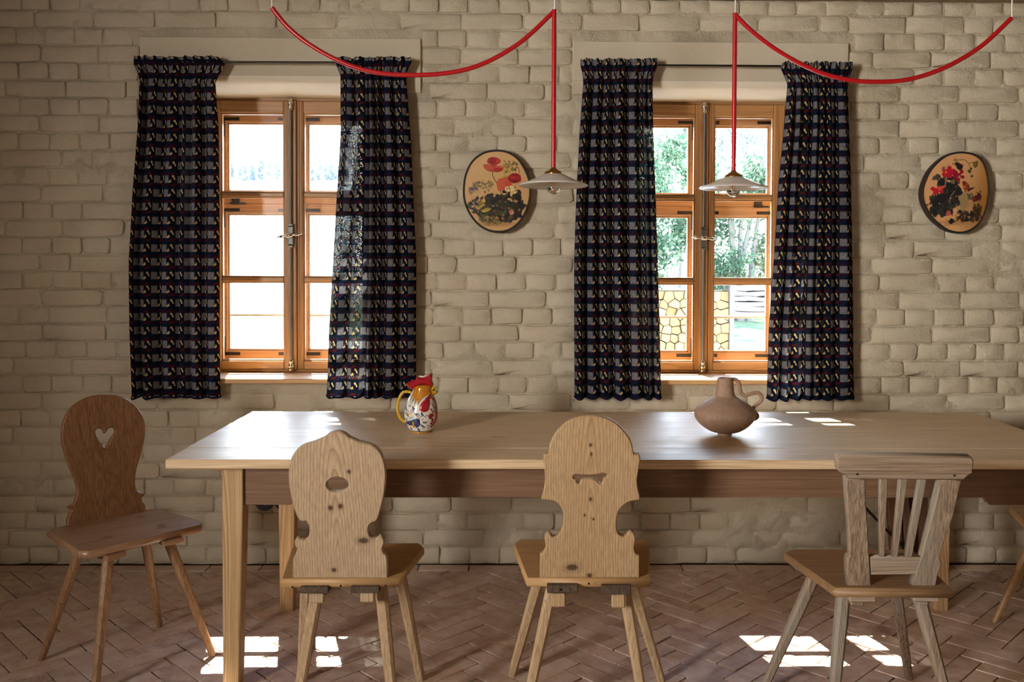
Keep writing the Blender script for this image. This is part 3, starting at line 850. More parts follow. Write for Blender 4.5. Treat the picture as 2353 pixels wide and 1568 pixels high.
def board(ch, name, outline, O, U, W, N, t, mat, holes=(), bev=0.003, k=3):
    def loc(pts):
        r = []
        for x, y in pts:
            p = atP(x, y, O, N) - O; r.append(V((p.dot(U), p.dot(W))))
        return r
    L = catmull(loc(outline), k, True, 48) if k > 1 else loc(outline)
    H = [catmull(loc(h), 3) for h in holes]
    return MB().prism([tuple(p) for p in L], t, O, U, W, N, [[tuple(p) for p in h] for h in H], bev).build(name, mat, ch)
def box_px(ch, name, x0, y0, x1, y1, Y, depth, mat, bev=0.003):
    a = atY(x0, y0, Y); b = atY(x1, y1, Y)
    return MB().box((a.x, Y, a.z), (b.x, Y + depth, b.z), bev).build(name, mat, ch)

# chair with heart cut-out, turned sideways, left
c = thing('farmhouse_chair', (atz(290, 1500, 0).x, atz(290, 1500, 0).y, 0), 'dark oak board-back chair with heart cut-out standing left of the table', 'chair', 'wooden farmhouse chairs around the table')
seat(c, px_pts([(108, 774), (122, 764), (215, 742), (640, 661), (690, 656), (905, 716), (926, 730), (915, 745), (340, 884), (262, 880)], 2.278, 60, 880), OAKS, 0.007)
a, b = atz(154, 1209, SZ), atz(336, 1175, SZ)
U = (b - a); U.z = 0; U.normalize(); N0 = V((U.y, -U.x, 0))
ln = math.radians(9); W = -N0 * math.sin(ln) + V((0, 0, math.cos(ln))); N = N0 * math.cos(ln) + V((0, 0, math.sin(ln)))
ol = [(217, 760), (217, 712), (228, 690), (240, 668), (228, 660), (216, 650), (228, 645), (248, 634), (262, 606), (268, 560), (260, 520), (240, 468), (214, 405), (196, 340), (187, 270), (196, 205), (225, 145), (275, 99), (335, 72), (400, 62), (470, 64), (520, 80), (562, 106), (598, 147), (620, 192), (626, 250), (618, 310), (603, 370), (585, 430), (573, 490), (574, 545), (588, 566), (606, 574), (621, 578), (618, 592), (606, 600), (610, 625), (624, 640), (627, 690)]
ht = [(363, 262), (368, 243), (386, 238), (404, 246), (414, 266), (430, 242), (452, 232), (467, 244), (465, 264), (441, 300), (434, 324), (426, 328), (418, 346), (403, 337), (397, 320), (372, 285)]
board(c, 'backrest', px_pts(ol, 2.278, 60, 880), a, U, W, N, 0.020, OAK, [px_pts(ht, 2.278, 60, 880)], 0.0035)
leg(c, (190, 1248), (95, 1517), OAKL, 0.0165, 0.0105); leg(c, (251, 1261), (217, 1600), OAKL, 0.018, 0.012)
leg(c, (328, 1204), (367, 1441), OAKL, 0.0165, 0.0105); leg(c, (378, 1220), (490, 1508), OAKL, 0.0175, 0.0115)
for (x, y) in ((322, 1188), (372, 1208), (247, 1236)):
    p = atz(x, y, SZ); MB().lathe([(0.0165, -0.012), (0.0165, 0.0008), (0.015, 0.0012), (0.0001, 0.0012)], p, 20, False).build('peg', OAK, c)
for (x0, y0), (x1, y1) in (((246, 1281), (292, 1268)), ((375, 1247), (423, 1237))):
    p, q = atz(x0, y0, SZ - ST), atz(x1, y1, SZ - ST); p.z = q.z = SZ - ST - 0.007
    d = (q - p).normalized(); nrm = V((-d.y, d.x, 0))
    MB().obox((p + q) / 2 + nrm * 0.13, V(((q - p).length / 2, 0.13, 0.009)), d, nrm, V((0, 0, 1)), 0.003).build('cleat', OAKS, c)

# chair with oval hole
def pine_chair(label, seat_px, seat_mat, ol, hole, s, ox, oy, mat, base_py, legs, cleats, tenons, bx, nails=()):
    f = atz(bx, 1600, 0)
    c = thing('farmhouse_chair', (f.x, f.y, 0), label, 'chair', 'wooden farmhouse chairs around the table')
    seat(c, seat_px, seat_mat, 0.0045)
    ln = math.radians(9); O = atz(bx, base_py, SZ)
    U = V((1, 0, 0)); W = V((0, -math.sin(ln), math.cos(ln))); N = V((0, -math.cos(ln), -math.sin(ln)))
    O = O + W * 0 
    board(c, 'backrest', px_pts(ol, s, ox, oy), O, U, W, N, 0.022, mat, [px_pts(hole, s, ox, oy)], 0.0028)
    for tp, ft in legs: leg(c, tp, ft, PLEG, 0.0185, 0.0135, SQ)
    yn = O.y - 0.024
    for (x0, y0, x1, y1) in cleats: box_px(c, 'cleat', x0, y0, x1, y1, yn - 0.001, 0.27, CLEAT, 0.002)
    for (x0, y0, x1, y1) in tenons: box_px(c, 'tenon', x0, y0, x1, y1, yn + 0.006, 0.022, mat, 0.004)
    for (x, y) in nails:
        p = atY(x, y, yn - 0.003)
        m = MB(); m.tube([p, p + V((0, -0.0018, 0))], [0.0035, 0.0028], 10); m.build('peg', M_DARKMETAL, c)
    return c
ol2 = [(187, 958), (188, 850), (203, 812), (214, 778), (198, 755), (200, 730), (216, 712), (232, 722), (258, 730), (277, 714), (286, 680), (282, 640), (262, 614), (240, 616), (224, 606), (205, 570), (186, 505), (168, 420), (163, 340), (166, 290), (180, 240), (206, 198), (250, 165), (300, 151), (342, 134), (376, 119), (405, 96), (450, 84), (495, 98), (520, 119), (548, 131), (582, 148), (640, 160), (690, 190), (724, 250), (738, 340), (730, 450), (708, 548), (684, 613), (650, 628), (634, 655), (638, 695), (658, 717), (688, 719), (701, 705), (720, 714), (730, 742), (718, 775), (726, 806), (747, 835), (751, 958)]
el = [(452 + 65 * math.cos(2 * math.pi * i / 16), 400 + 45 * math.sin(2 * math.pi * i / 16)) for i in range(16)]
pine_chair('pale knotty pine chair with oval hole in its curvy back, left of the arch-backed chair',
           [(645, 1331), (917, 1330), (975, 1258), (964, 1248), (682, 1249), (671, 1256)], PSEAT, ol2, el, 2.579, 600, 960, PINE, 1328,
           [((736, 1320), (672, 1679)), ((873, 1320), (909, 1679)), ((708, 1282), (693, 1563)), ((912, 1282), (967, 1563))],
           [(689, 1350, 754, 1365), (805, 1350, 871, 1364)], [(709, 1366, 744, 1388), (827, 1364, 860, 1386)], 779,
           [(672, 1350), (783, 1347), (886, 1347)])
ol3 = [(275, 972), (277, 842), (296, 828), (309, 800), (304, 745), (313, 716), (332, 713), (348, 738), (374, 739), (400, 702), (411, 650), (409, 600), (394, 560), (360, 532), (310, 525), (285, 522), (299, 470), (305, 420), (303, 350), (295, 290), (300, 268), (326, 264), (334, 210), (370, 140), (430, 80), (500, 50), (570, 42), (640, 50), (710, 82), (760, 130), (800, 190), (816, 262), (849, 266), (853, 300), (840, 370), (835, 430), (850, 500), (846, 525), (790, 535), (746, 565), (722, 610), (718, 690), (734, 725), (764, 739), (794, 706), (814, 713), (825, 742), (818, 800), (830, 835), (848, 843), (848, 972)]
h3 = [(468, 387), (482, 378), (510, 380), (560, 382), (610, 377), (642, 370), (663, 381), (661, 397), (645, 403), (636, 430), (622, 432), (598, 412), (562, 405), (520, 410), (505, 430), (490, 426), (484, 408), (470, 400)]
pine_chair('honey pine chair with tall arched back and slotted handle cut-out, middle of the near side',
           [(1210, 1329), (1494, 1330), (1492, 1248), (1482, 1239), (1195, 1239), (1183, 1247), (1181, 1254)], PSEAT, ol3, h3, 2.4976, 1130, 940, PINE2, 1328,
           [((1275, 1320), (1200, 1671)), ((1252, 1282), (1176, 1552)), ((1430, 1320), (1487, 1671)), ((1436, 1282), (1520, 1565))],
           [(1257, 1346, 1328, 1364), (1382, 1347, 1449, 1367)], [(1267, 1366, 1300, 1397), (1406, 1368, 1437, 1399)], 1355, [(1288, 1356), (1353, 1342)])

# weathered slat-back chair
S4 = lambda pts: px_pts(pts, 2.861, 1740, 1020)
f = atz(2020, 1600, 0)
c = thing('farmhouse_chair', (f.x, f.y, 0), 'weathered grey oak chair with three slats and thick top rail, nearest the right edge', 'chair', 'wooden farmhouse chairs around the table')
seat(c, S4([(168, 720), (180, 705), (235, 690), (1030, 690), (1290, 950), (1297, 962), (505, 955), (490, 945)]), GSEAT, 0.009)
ln = math.radians(8); O = atz(2020, 1346, SZ)
U = V((1, 0, 0)); W = V((0, -math.sin(ln), math.cos(ln))); N = V((0, -math.cos(ln), -math.sin(ln)))
board(c, 'upright', S4([(594, 960), (592, 780), (600, 750), (612, 745), (600, 500), (583, 232), (710, 235), (716, 400), (728, 550), (738, 745), (752, 960)]), O, U, W, N, 0.034, GREY, bev=0.003, k=1)
board(c, 'upright', S4([(1010, 960), (1080, 742), (1150, 480), (1208, 238), (1345, 240), (1290, 480), (1200, 745), (1216, 800), (1190, 850), (1172, 960)]), O, U, W, N, 0.034, GREY, bev=0.003, k=1)
On = O + N * 0.006
board(c, 'top_rail', S4([(532, 180), (526, 100), (545, 76), (1410, 89), (1425, 108), (1418, 195), (1385, 215), (1360, 242), (600, 233), (575, 203)]), On, U, W, N, 0.034, GREYX, bev=0.004, k=1)
Ob = O - N * 0.004
for q in ([(805, 745), (812, 225), (859, 225), (838, 745)], [(890, 745), (942, 225), (989, 225), (926, 745)], [(976, 745), (1070, 225), (1118, 225), (1019, 745)]):
    board(c, 'slat', S4(q), Ob, U, W, N, 0.020, GREYX if False else GREY, bev=0.002, k=1)
board(c, 'cross_rail', S4([(745, 750), (1090, 744), (1048, 862), (748, 864)]), O - N * 0.003, U, W, N, 0.026, GREYX, bev=0.002, k=1)
leg(c, (1886, 1290), (1753, 1586), GREY, 0.0185, 0.012, SQ); leg(c, (1942, 1322), (1908, 1687), GREY, 0.0200, 0.013, SQ)
leg(c, (2049, 1290), (2089, 1562), GREY, 0.0175, 0.0115, SQ); leg(c, (2098, 1322), (2197, 1680), GREY, 0.0195, 0.012, SQ)
yn = O.y - 0.022
for q in ((1953, 1371, 2013, 1385), (2100, 1372, 2159, 1384)): box_px(c, 'cleat', *q, yn, 0.27, GREYX, 0.003)
for q in ((1956, 1384, 1986, 1393), (2112, 1384, 2133, 1392)): box_px(c, 'tenon', *q, yn + 0.012, 0.02, GREY, 0.003)
for x, y in ((1970, 1090), (2193, 1093)):
    p = atP(x, y, On, N); MB().tube([p - N * 0.002, p + N * 0.0015], [0.0035, 0.003], 10).build('peg', M_DARKMETAL, c)

# chair mostly outside the frame at the right end of the table
f = atz(2360, 1440, 0)
c = thing('farmhouse_chair', (f.x, f.y, 0), 'chair at the right edge showing only a seat corner and one splayed leg', 'chair', 'wooden farmhouse chairs around the table')
seat(c, [(2318, 1165), (2352, 1201), (2372, 1212), (2560, 1225), (2610, 1165), (2560, 1140), (2330, 1140)], PSEAT, 0.008)
leg(c, (2404, 1175), (2285, 1432), PSEAT, 0.0175, 0.0105, zt=0.43); leg(c, (2540, 1245), (2620, 1440), PSEAT, zt=0.43)
leg(c, (2395, 1190), (2340, 1345), PSEAT, zt=0.43); leg(c, (2540, 1190), (2600, 1345), PSEAT, zt=0.43)
a_ = atz(2470, 1150, SZ)
MB().box((a_.x - 0.14, a_.y, SZ - 0.001), (a_.x + 0.14, a_.y + 0.02, 0.52), 0.004).build('backrest', PSEAT, c)

# dark trestle under the far end of the table, iron brace
p = atY(2045, 1150, -0.33)
DKW = wood('dark_stained_board', (0.13, 0.06, 0.028), (0.085, 0.036, 0.015), (0.03, 0.012, 0.006), 'Z', rings=6, rough=0.6, seed=81)
t = thing('trestle', (p.x, p.y, 0), 'dark stained wooden trestle with iron brace half hidden under the right end of the table', 'trestle')
def slab(y_, pts, th): 
    q = [atY(x, y, y_) for x, y in pts]
    return MB().prism([(a.x, a.z) for a in q], th, V((0, y_, 0)), V((1, 0, 0)), V((0, 0, 1)), V((0, -1, 0)), bev=0.003).build('leg', DKW, t)
slab(-0.36, [(2037, 1120), (2072, 1120), (2075, 1340), (2056, 1340)], 0.035)
slab(-0.35, [(2074, 1120), (2087, 1120), (2106, 1340), (2080, 1340)], 0.035)
slab(-0.30, [(2090, 1120), (2132, 1120), (2132, 1325), (2100, 1325)], 0.03)
q0, q1 = atY(2037, 1120, -0.36), atY(2132, 1105, -0.36)
MB().box((q0.x, -0.37, q0.z - 0.02), (q1.x, -0.26, q0.z + 0.0), 0.004).build('head_rail', DKW, t)
br = atY(1972, 1150, -0.38); b2 = atY(2078, 1262, -0.38)
MB().tube([br, b2], 0.0055, 10).build('brace', M_DARKMETAL, t)
# ------------------------------------------------------------------ curtains and rods
def curtain_mat():
    t = NT('woven_curtain'); uv = t.coord('UV'); sx = t.n('SeparateXYZ'); t.l(uv, sx.inputs[0])
    u0, v0 = sx.outputs['X'], sx.outputs['Y']
    wob = t.noise(uv, 9, 2); 
    u = t.math('ADD', u0, t.math('MULTIPLY', t.math('SUBTRACT', wob, 0.5), 0.0)); v = v0
    P, Q = 0.068, 0.0605
    cu, cv = t.math('DIVIDE', u, P), t.math('DIVIDE', v, Q)
    fu, fv = t.math('FRACT', cu), t.math('FRACT', cv); iv = t.math('FLOOR', cv)
    def band(x, c, h, soft):   # 1 inside |x-c|<h
        return t.math('SUBTRACT', 1.0, t.math('DIVIDE', t.math('SUBTRACT', t.math('ABSOLUTE', t.math('SUBTRACT', x, c)), h), soft, clamp=False), clamp=True)
    def blob(cx, cy_, r):
        d = t.math('ADD', t.math('POWER', t.math('MULTIPLY', t.math('SUBTRACT', fu, cx), 1.2), 2), t.math('POWER', t.math('SUBTRACT', fv, cy_), 2))
        return t.math('LESS_THAN', d, r * r)
    # weave cells
    wx = t.math('FLOOR', t.math('DIVIDE', u, 0.0019)); wy = t.math('FLOOR', t.math('DIVIDE', v, 0.0021))
    cmb = t.n('CombineXYZ'); t.l(wx, cmb.inputs[0]); t.l(wy, cmb.inputs[1])
    wn_ = t.n('TexWhiteNoise', noise_dimensions='2D'); t.l(cmb.outputs[0], wn_.inputs['Vector']); rndv = wn_.outputs['Value']
    chk = t.math('GREATER_THAN', t.math('FRACT', t.math('DIVIDE', t.math('ADD', wx, wy), 3.0)), 0.5)
    rows = t.math('FRACT', t.math('MULTIPLY', iv, 0.5))          # 0 or .5
    even = t.math('LESS_THAN', rows, 0.25)
    base = t.mix(even, (0.005, 0.009, 0.015), (0.020, 0.006, 0.010))
    diag = t.math('SINE', t.math('MULTIPLY', t.math('ADD', cu, cv), 6.283))
    base = t.mix(t.math('MULTIPLY', t.math('GREATER_THAN', diag, 0.35), 0.8), base, (0.007, 0.011, 0.034))
    base = t.mix(t.math('MULTIPLY', t.math('MULTIPLY', t.math('LESS_THAN', diag, -0.55), even), 0.8), base, (0.055, 0.008, 0.014))
    gband = band(fv, 0.5, 0.26, 0.08)
    base = t.mix(gband, base, (0.004, 0.006, 0.013))
    grey = t.math('MULTIPLY', band(fu, 0.28, 0.19, 0.07), band(fv, 0.5, 0.23, 0.07))
    gm = t.math('MULTIPLY', grey, t.math('ADD', t.math('MULTIPLY', chk, 0.5), t.math('MULTIPLY', rndv, 0.5)))
    c = t.mix(gm, base, (0.34, 0.33, 0.36))
    yl = None
    for b in ((0.56, 0.70, 0.075), (0.65, 0.67, 0.065), (0.63, 0.58, 0.05), (0.90, 0.50, 0.055), (0.86, 0.40, 0.06), (0.79, 0.29, 0.085)):
        q = blob(*b); yl = q if yl is None else t.math('MAXIMUM', yl, q)
    c = t.mix(t.math('MULTIPLY', yl, t.math('ADD', 0.7, t.math('MULTIPLY', rndv, 0.3))), c, (0.52, 0.36, 0.14))
    df = t.n('BsdfDiffuse'); tr = t.n('BsdfTranslucent'); tp = t.n('BsdfTransparent'); m1 = t.n('MixShader'); m2 = t.n('MixShader')
    t.l(c, df.inputs[0]); t.l(c, tr.inputs[0]); m1.inputs[0].default_value = 0.10
    bp = t.n('Bump'); bp.inputs['Strength'].default_value = 0.5; bp.inputs['Distance'].default_value = 0.002
    t.l(t.math('ADD', t.math('MULTIPLY', rndv, 0.5), t.math('MAXIMUM', gm, yl)), bp.inputs['Height']); t.l(bp.outputs[0], df.inputs['Normal'])
    loose = t.ramp(t.noise(t.mapping(uv, scale=(1, 0.12, 1)), 11, 2), [(0.45, 0.05), (0.65, 0.5)])
    hole = t.math('LESS_THAN', rndv, t.math('ADD', loose, 0.0))
    hole = t.math('MULTIPLY', hole, 0.035)
    t.l(df.outputs[0], m1.inputs[1]); t.l(tr.outputs[0], m1.inputs[2]); t.l(hole, m2.inputs[0]); t.l(m1.outputs[0], m2.inputs[1]); t.l(tp.outputs[0], m2.inputs[2])
    t.l(m2.outputs[0], t.out.inputs[0])
    return t.m
M_CURT = curtain_mat()
YC = -0.058
def interp(tab, y):
    if y <= tab[0][0]: return tab[0][1]
    for (a, b), (c, d) in zip(tab, tab[1:]):
        if y <= c: 
            t = (y - a) / (c - a); t = t * t * (3 - 2 * t) if False else t
            return b + (d - b) * t
    return tab[-1][1]
def curtain(label, left, right, ytop, yrod, ybot, seed, nf=8):
    r = random.Random(seed); NS, NTt = 260, 190
    # fold phase as a monotone function of the sheet position
    w = [r.uniform(0.6, 1.5) for _ in range(nf)]; tot = sum(w); cuts = [0]
    for a in w: cuts.append(cuts[-1] + a / tot)
    amps = [r.uniform(0.6, 1.15) for _ in range(nf)]
    def fold(s):
        for i in range(nf):
            if s <= cuts[i + 1] or i == nf - 1:
                f = (s - cuts[i]) / (cuts[i + 1] - cuts[i])
                return amps[i] * (0.5 - 0.5 * math.cos(2 * math.pi * min(1, max(0, f)))) ** 0.45, f, i
    def fold2(s): return 0.5 + 0.5 * math.sin(2 * math.pi * (s * nf * 2.1 + 0.35 * math.sin(9 * s + seed)) + seed)
    x_mid = (interp(left, 600), interp(right, 600))
    width = (x_mid[1] - x_mid[0]) / 518.0
    # arclength along the sheet at mid height -> cloth coordinate
    A = 0.050; us = [0.0]; prev = None
    for i in range(NS + 1):
        s = i / NS; p = (s * width, -A * fold(s)[0])
        if prev is not None: us.append(us[-1] + math.hypot(p[0] - prev[0], p[1] - prev[1]))
        prev = p
    vs = []; fs = []; uvs = []
    ztop = atY(600, ytop, YC).z; zrod = atY(600, yrod, YC).z; zbot = atY(600, ybot, YC).z
    ptop = [r.uniform(-1, 1) for _ in range(40)]
    for j in range(NTt + 1):
        t = j / NTt
        for i in range(NS + 1):
            s = i / NS
            f, ff, k = fold(s); g = fold2(s)
            # heading with ruffle: 0..tr ; body below
            y = ytop + (ybot - ytop) * t
            xl, xr = interp(left, y), interp(right, y)
            px = xl + (xr - xl) * (s + 0.010 * math.sin(2 * math.pi * nf * s) * (1 - t))
            near = math.exp(-((y - yrod - 4) / 22.0) ** 2)
            body = min(1, max(0, (y - yrod) / 120.0))
            head = max(0, 1 - (y - ytop) / (yrod - ytop + 1))
            fine = (1 - body) * 0.010 * (1 - 0.6 * head)
            Y = YC - 0.004 - (A * f * (0.30 + 0.70 * body) * (1 - 0.55 * near)) - fine * g - 0.006 * head
            Y += 0.004 * n3(s * 9, t * 5, seed)
            dz_ = 0.0
            if t < 0.06:
                q = s * 39; k0 = int(q); fr_ = q - k0
                dz_ = (0.002 * math.sin(s * 2 * math.pi * nf * 1.1 + seed) + 0.004 * (ptop[k0] * (1 - fr_) + ptop[min(39, k0 + 1)] * fr_)) * (1 - t / 0.06)
            if t > 0.9: dz_ -= (0.005 * (f - 0.5) + 0.003 * math.sin(s * 40)) * (t - 0.9) / 0.1
            P = atY(px, y, YC)
            vs.append((P.x, Y, P.z + dz_)); uvs.append((us[i], (zrod - P.z)))
    for j in range(NTt):
        for i in range(NS):
            a = j * (NS + 1) + i; fs.append((a, a + NS + 1, a + NS + 2, a + 1))
    o = MB().add(vs, fs, True).build('curtain', M_CURT, None, origin=(atY((x_mid[0] + x_mid[1]) / 2, 600, YC).x, YC, ztop))
    me = o.data; ul = me.uv_layers.new(name='UVMap')
    li = np.empty(len(me.loops), dtype=np.int32); me.loops.foreach_get('vertex_index', li)
    arr = np.array(uvs, dtype=np.float32)[li]; ul.data.foreach_set('uv', arr.ravel())
    # hem along the bottom
    hem = MB(); row = [V(vs[NTt * (NS + 1) + i]) for i in range(0, NS + 1, 2)]
    hem.tube(row, 0.0045, 6)
    hem.build('hem', M_HEM, o)
    tag(o, label, 'curtain', 'dark woven curtains at the windows')
    return o
M_HEM = plain('navy_hem', (0.006, 0.008, 0.028), 0.9, spec=0.1)
curtain('dark blue woven curtain with yellow flecks, leftmost, behind the heart-backed chair', [(128, 311), (150, 309), (172, 320), (185, 322), (300, 318), (450, 306), (600, 298), (750, 300), (912, 306)],
        [(128, 500), (148, 519), (170, 507), (190, 496), (240, 499), (300, 503), (500, 505), (760, 505), (912, 508)], 131, 146, 911, 1, 6)
curtain('dark blue woven curtain right of the left window, above the rooster jug', [(128, 774), (148, 772), (175, 783), (300, 783), (420, 776), (560, 768), (750, 757), (912, 751)],
        [(128, 944), (145, 946), (165, 936), (185, 934), (330, 945), (450, 950), (600, 957), (912, 956)], 133, 146, 910, 2, 6)
curtain('dark blue woven curtain left of the right window, beside the second lamp shade', [(132, 1334), (150, 1333), (170, 1338), (190, 1340), (300, 1332), (450, 1324), (600, 1319), (912, 1320)],
        [(132, 1508), (150, 1512), (170, 1504), (190, 1499), (300, 1501), (500, 1508), (760, 1516), (912, 1519)], 137, 153, 912, 3, 7)
curtain('dark blue woven curtain, rightmost, left of the red flowering oval picture', [(142, 1797), (155, 1791), (175, 1800), (195, 1808), (300, 1800), (420, 1788), (560, 1780), (750, 1766), (915, 1761)],
        [(142, 1958), (160, 1957), (180, 1948), (200, 1947), (330, 1952), (500, 1957), (750, 1960), (915, 1962)], 144, 158, 915, 4, 7)
for (x0, x1, y0, y1, lab) in ((330, 938, 142, 144, 'thin black curtain rod over the left window'), (1345, 1950, 149, 153, 'thin black curtain rod over the right window')):
    a, b = atY(x0, y0, YC - 0.004), atY(x1, y1, YC - 0.004)
    t = thing('curtain_rod', ((a.x + b.x) / 2, YC, a.z), lab, 'curtain rod', 'thin black curtain rods')
    MB().tube([a, b], 0.0048, 12).build('rod', M_DARKMETAL, t)
    for p in (a, b):
        q = p + V((0.01 if p is a else -0.01, 0, 0)); MB().box((q.x - 0.004, YC, q.z - 0.006), (q.x + 0.004, -0.006, q.z + 0.006), 0.001).build('wall_bracket', M_DARKMETAL, t)

# ------------------------------------------------------------------ pendant lamps
def opal():
    t = NT('opal_glass'); p = t.pbr((0.86, 0.84, 0.82), 0.16, 0, 0.6); 
    df = t.n('BsdfTranslucent'); df.inputs[0].default_value = (0.88, 0.86, 0.84, 1); mx = t.n('MixShader'); mx.inputs[0].default_value = 0.42
    t.l(p.outputs[0], mx.inputs[1]); t.l(df.outputs[0], mx.inputs[2]); t.l(mx.outputs[0], t.out.inputs[0]); return t.m
M_OPAL = opal()
M_MIRROR = plain('mirror_bulb_cap', (0.86, 0.86, 0.86), 0.05, 1.0)
M_FIL = plain('filament', (0.75, 0.35, 0.12), 0.5)
def pendant(label, arc, stem, shade_y, rim_y, sx, tilt, cables):
    YL = -0.83
    xs = atY(stem[0][0], stem[0][1], YL); xe = atY(stem[1][0], stem[1][1], YL)
    t = thing('pendant_lamp', (xs.x, YL, CEIL), label, 'lamp', 'red tube pendant lamps over the table')
    r = 0.0082
    pts = catmull([V((p.x, p.y, p.z)) for p in (atY(x, y, YL) for x, y in arc)], 8, False)
    MB().tube(pts, r, 16).build('curved_tube', M_RED, t)
    top = V((xs.x, YL, xs.z))
    MB().tube([top, V((xs.x, YL, xe.z))], r, 16).build('stem', M_RED, t)
    for cx_, cy_ in cables:
        p = atY(cx_, cy_, YL); MB().tube([p, V((p.x, YL, CEIL))], 0.0024, 8).build('cable', M_WHITE, t)
    c = V((xs.x, YL, atY(sx, rim_y, YL).z)); zt = atY(sx, shade_y, YL).z - c.z
    R = 0.124
    fit = MB().lathe([(0.009, zt + 0.022), (0.010, zt + 0.019), (0.015, zt + 0.014), (0.024, zt + 0.009), (0.026, zt + 0.007), (0.032, zt + 0.005), (0.033, zt - 0.004), (0.032, zt - 0.008), (0.029, zt - 0.008), (0.010, zt - 0.006)], c, 40, cap=True)
    for a in (0.3, 2.4, 4.5):
        d = V((math.cos(a), math.sin(a), 0)); fit.tube([c + V((0, 0, zt - 0.002)) + d * 0.03, c + V((0, 0, zt - 0.002)) + d * 0.040], [0.0025, 0.003], 8)
    fit.build('brass_gallery', M_BRASS, t)
    pr = [(0.028, zt - 0.001), (0.040, zt - 0.005), (0.07, zt * 0.55), (0.10, zt * 0.26), (0.118, 0.006), (R, 0.0005), (R + 0.0003, -0.0012), (0.120, 0.0025), (0.10, zt * 0.26 - 0.004), (0.07, zt * 0.55 - 0.004), (0.040, zt - 0.009), (0.028, zt - 0.006)]
    sh = MB().lathe([(r_, z_) for r_, z_ in pr], V((0, 0, 0)), 72)
    rot = Matrix.Rotation(tilt, 3, 'X')
    sh.v = [tuple(rot @ (V(p) - V((0, 0, zt))) + V((0, 0, zt)) + c) for p in sh.v]
    sh.build('lamp_shade', M_OPAL, t)
    # bulb
    br, bz = 0.0235, -0.008
    soc = MB().lathe([(0.012, zt - 0.008), (0.013, bz + 0.036), (0.016, bz + 0.034), (0.016, bz + 0.028), (0.010, bz + 0.026)], c, 24, cap=True).build('socket', M_BRASS, t)
    up = [(br * math.cos(a), bz + br * math.sin(a)) for a in [math.radians(x) for x in range(0, 61, 6)]] + [(0.0105, bz + 0.026)]
    bulb = MB().lathe(up, c, 32).build('light_bulb', M_GLASS, t)
    lo = [(br * math.cos(a), bz + br * math.sin(a)) for a in [math.radians(x) for x in range(0, -91, -6)]]
    MB().lathe(lo, c, 32).build('mirrored_cap', M_MIRROR, bulb)
    fm = MB()
    for k in range(4):
        a = k * math.pi / 2 + 0.4; d = V((math.cos(a) * 0.006, math.sin(a) * 0.006, 0)); fm.tube([c + d + V((0, 0, bz + 0.022)), c + d * 0.8 + V((0, 0, bz - 0.004))], 0.0009, 6)
    fm.build('filament', M_FIL, bulb)
    return t
pendant('red tube pendant lamp swagging down to the left, opal shade beside the poppy picture', [(625, 18), (660, 61), (705, 98), (760, 131), (820, 156), (880, 169), (945, 172.5), (1010, 170), (1070, 160), (1120, 142), (1170, 115), (1215, 82), (1272, 27)],
        [(1273.5, 22), (1272, 389)], 399, 427, 1273, math.radians(-2.0), [(625, 18), (1274.5, 24)])
pendant('red tube pendant lamp swagging to the right, opal shade before the right window', [(1690, 35), (1730, 74), (1780, 112), (1840, 147), (1900, 172), (1960, 185), (2020, 188), (2080, 184), (2140, 168), (2200, 141), (2260, 102), (2324, 42)],
        [(1689, 30), (1686.5, 396)], 406, 433, 1686, math.radians(-0.5), [(1689.5, 32), (2325, 42)])
# ------------------------------------------------------------------ painted things (flat print carried by a colour attribute)
def paint_mat(name, rough, spec, coat=0.0, bump=0.0):
    t = NT(name); at = t.n('Attribute', attribute_name='paint')
    kw = {'Coat Weight': coat} if coat else {}
    b = t.noise(t.coord(), 220, 3) if bump else None
    t.pbr(at.outputs['Color'], rough, 0, spec, bump=b, bump_s=bump, bump_d=0.001, **kw); return t.m
M_PRINT = paint_mat('printed_picture', 0.55, 0.3)
M_GLAZE = paint_mat('painted_glaze', 0.12, 0.6, 0.6)

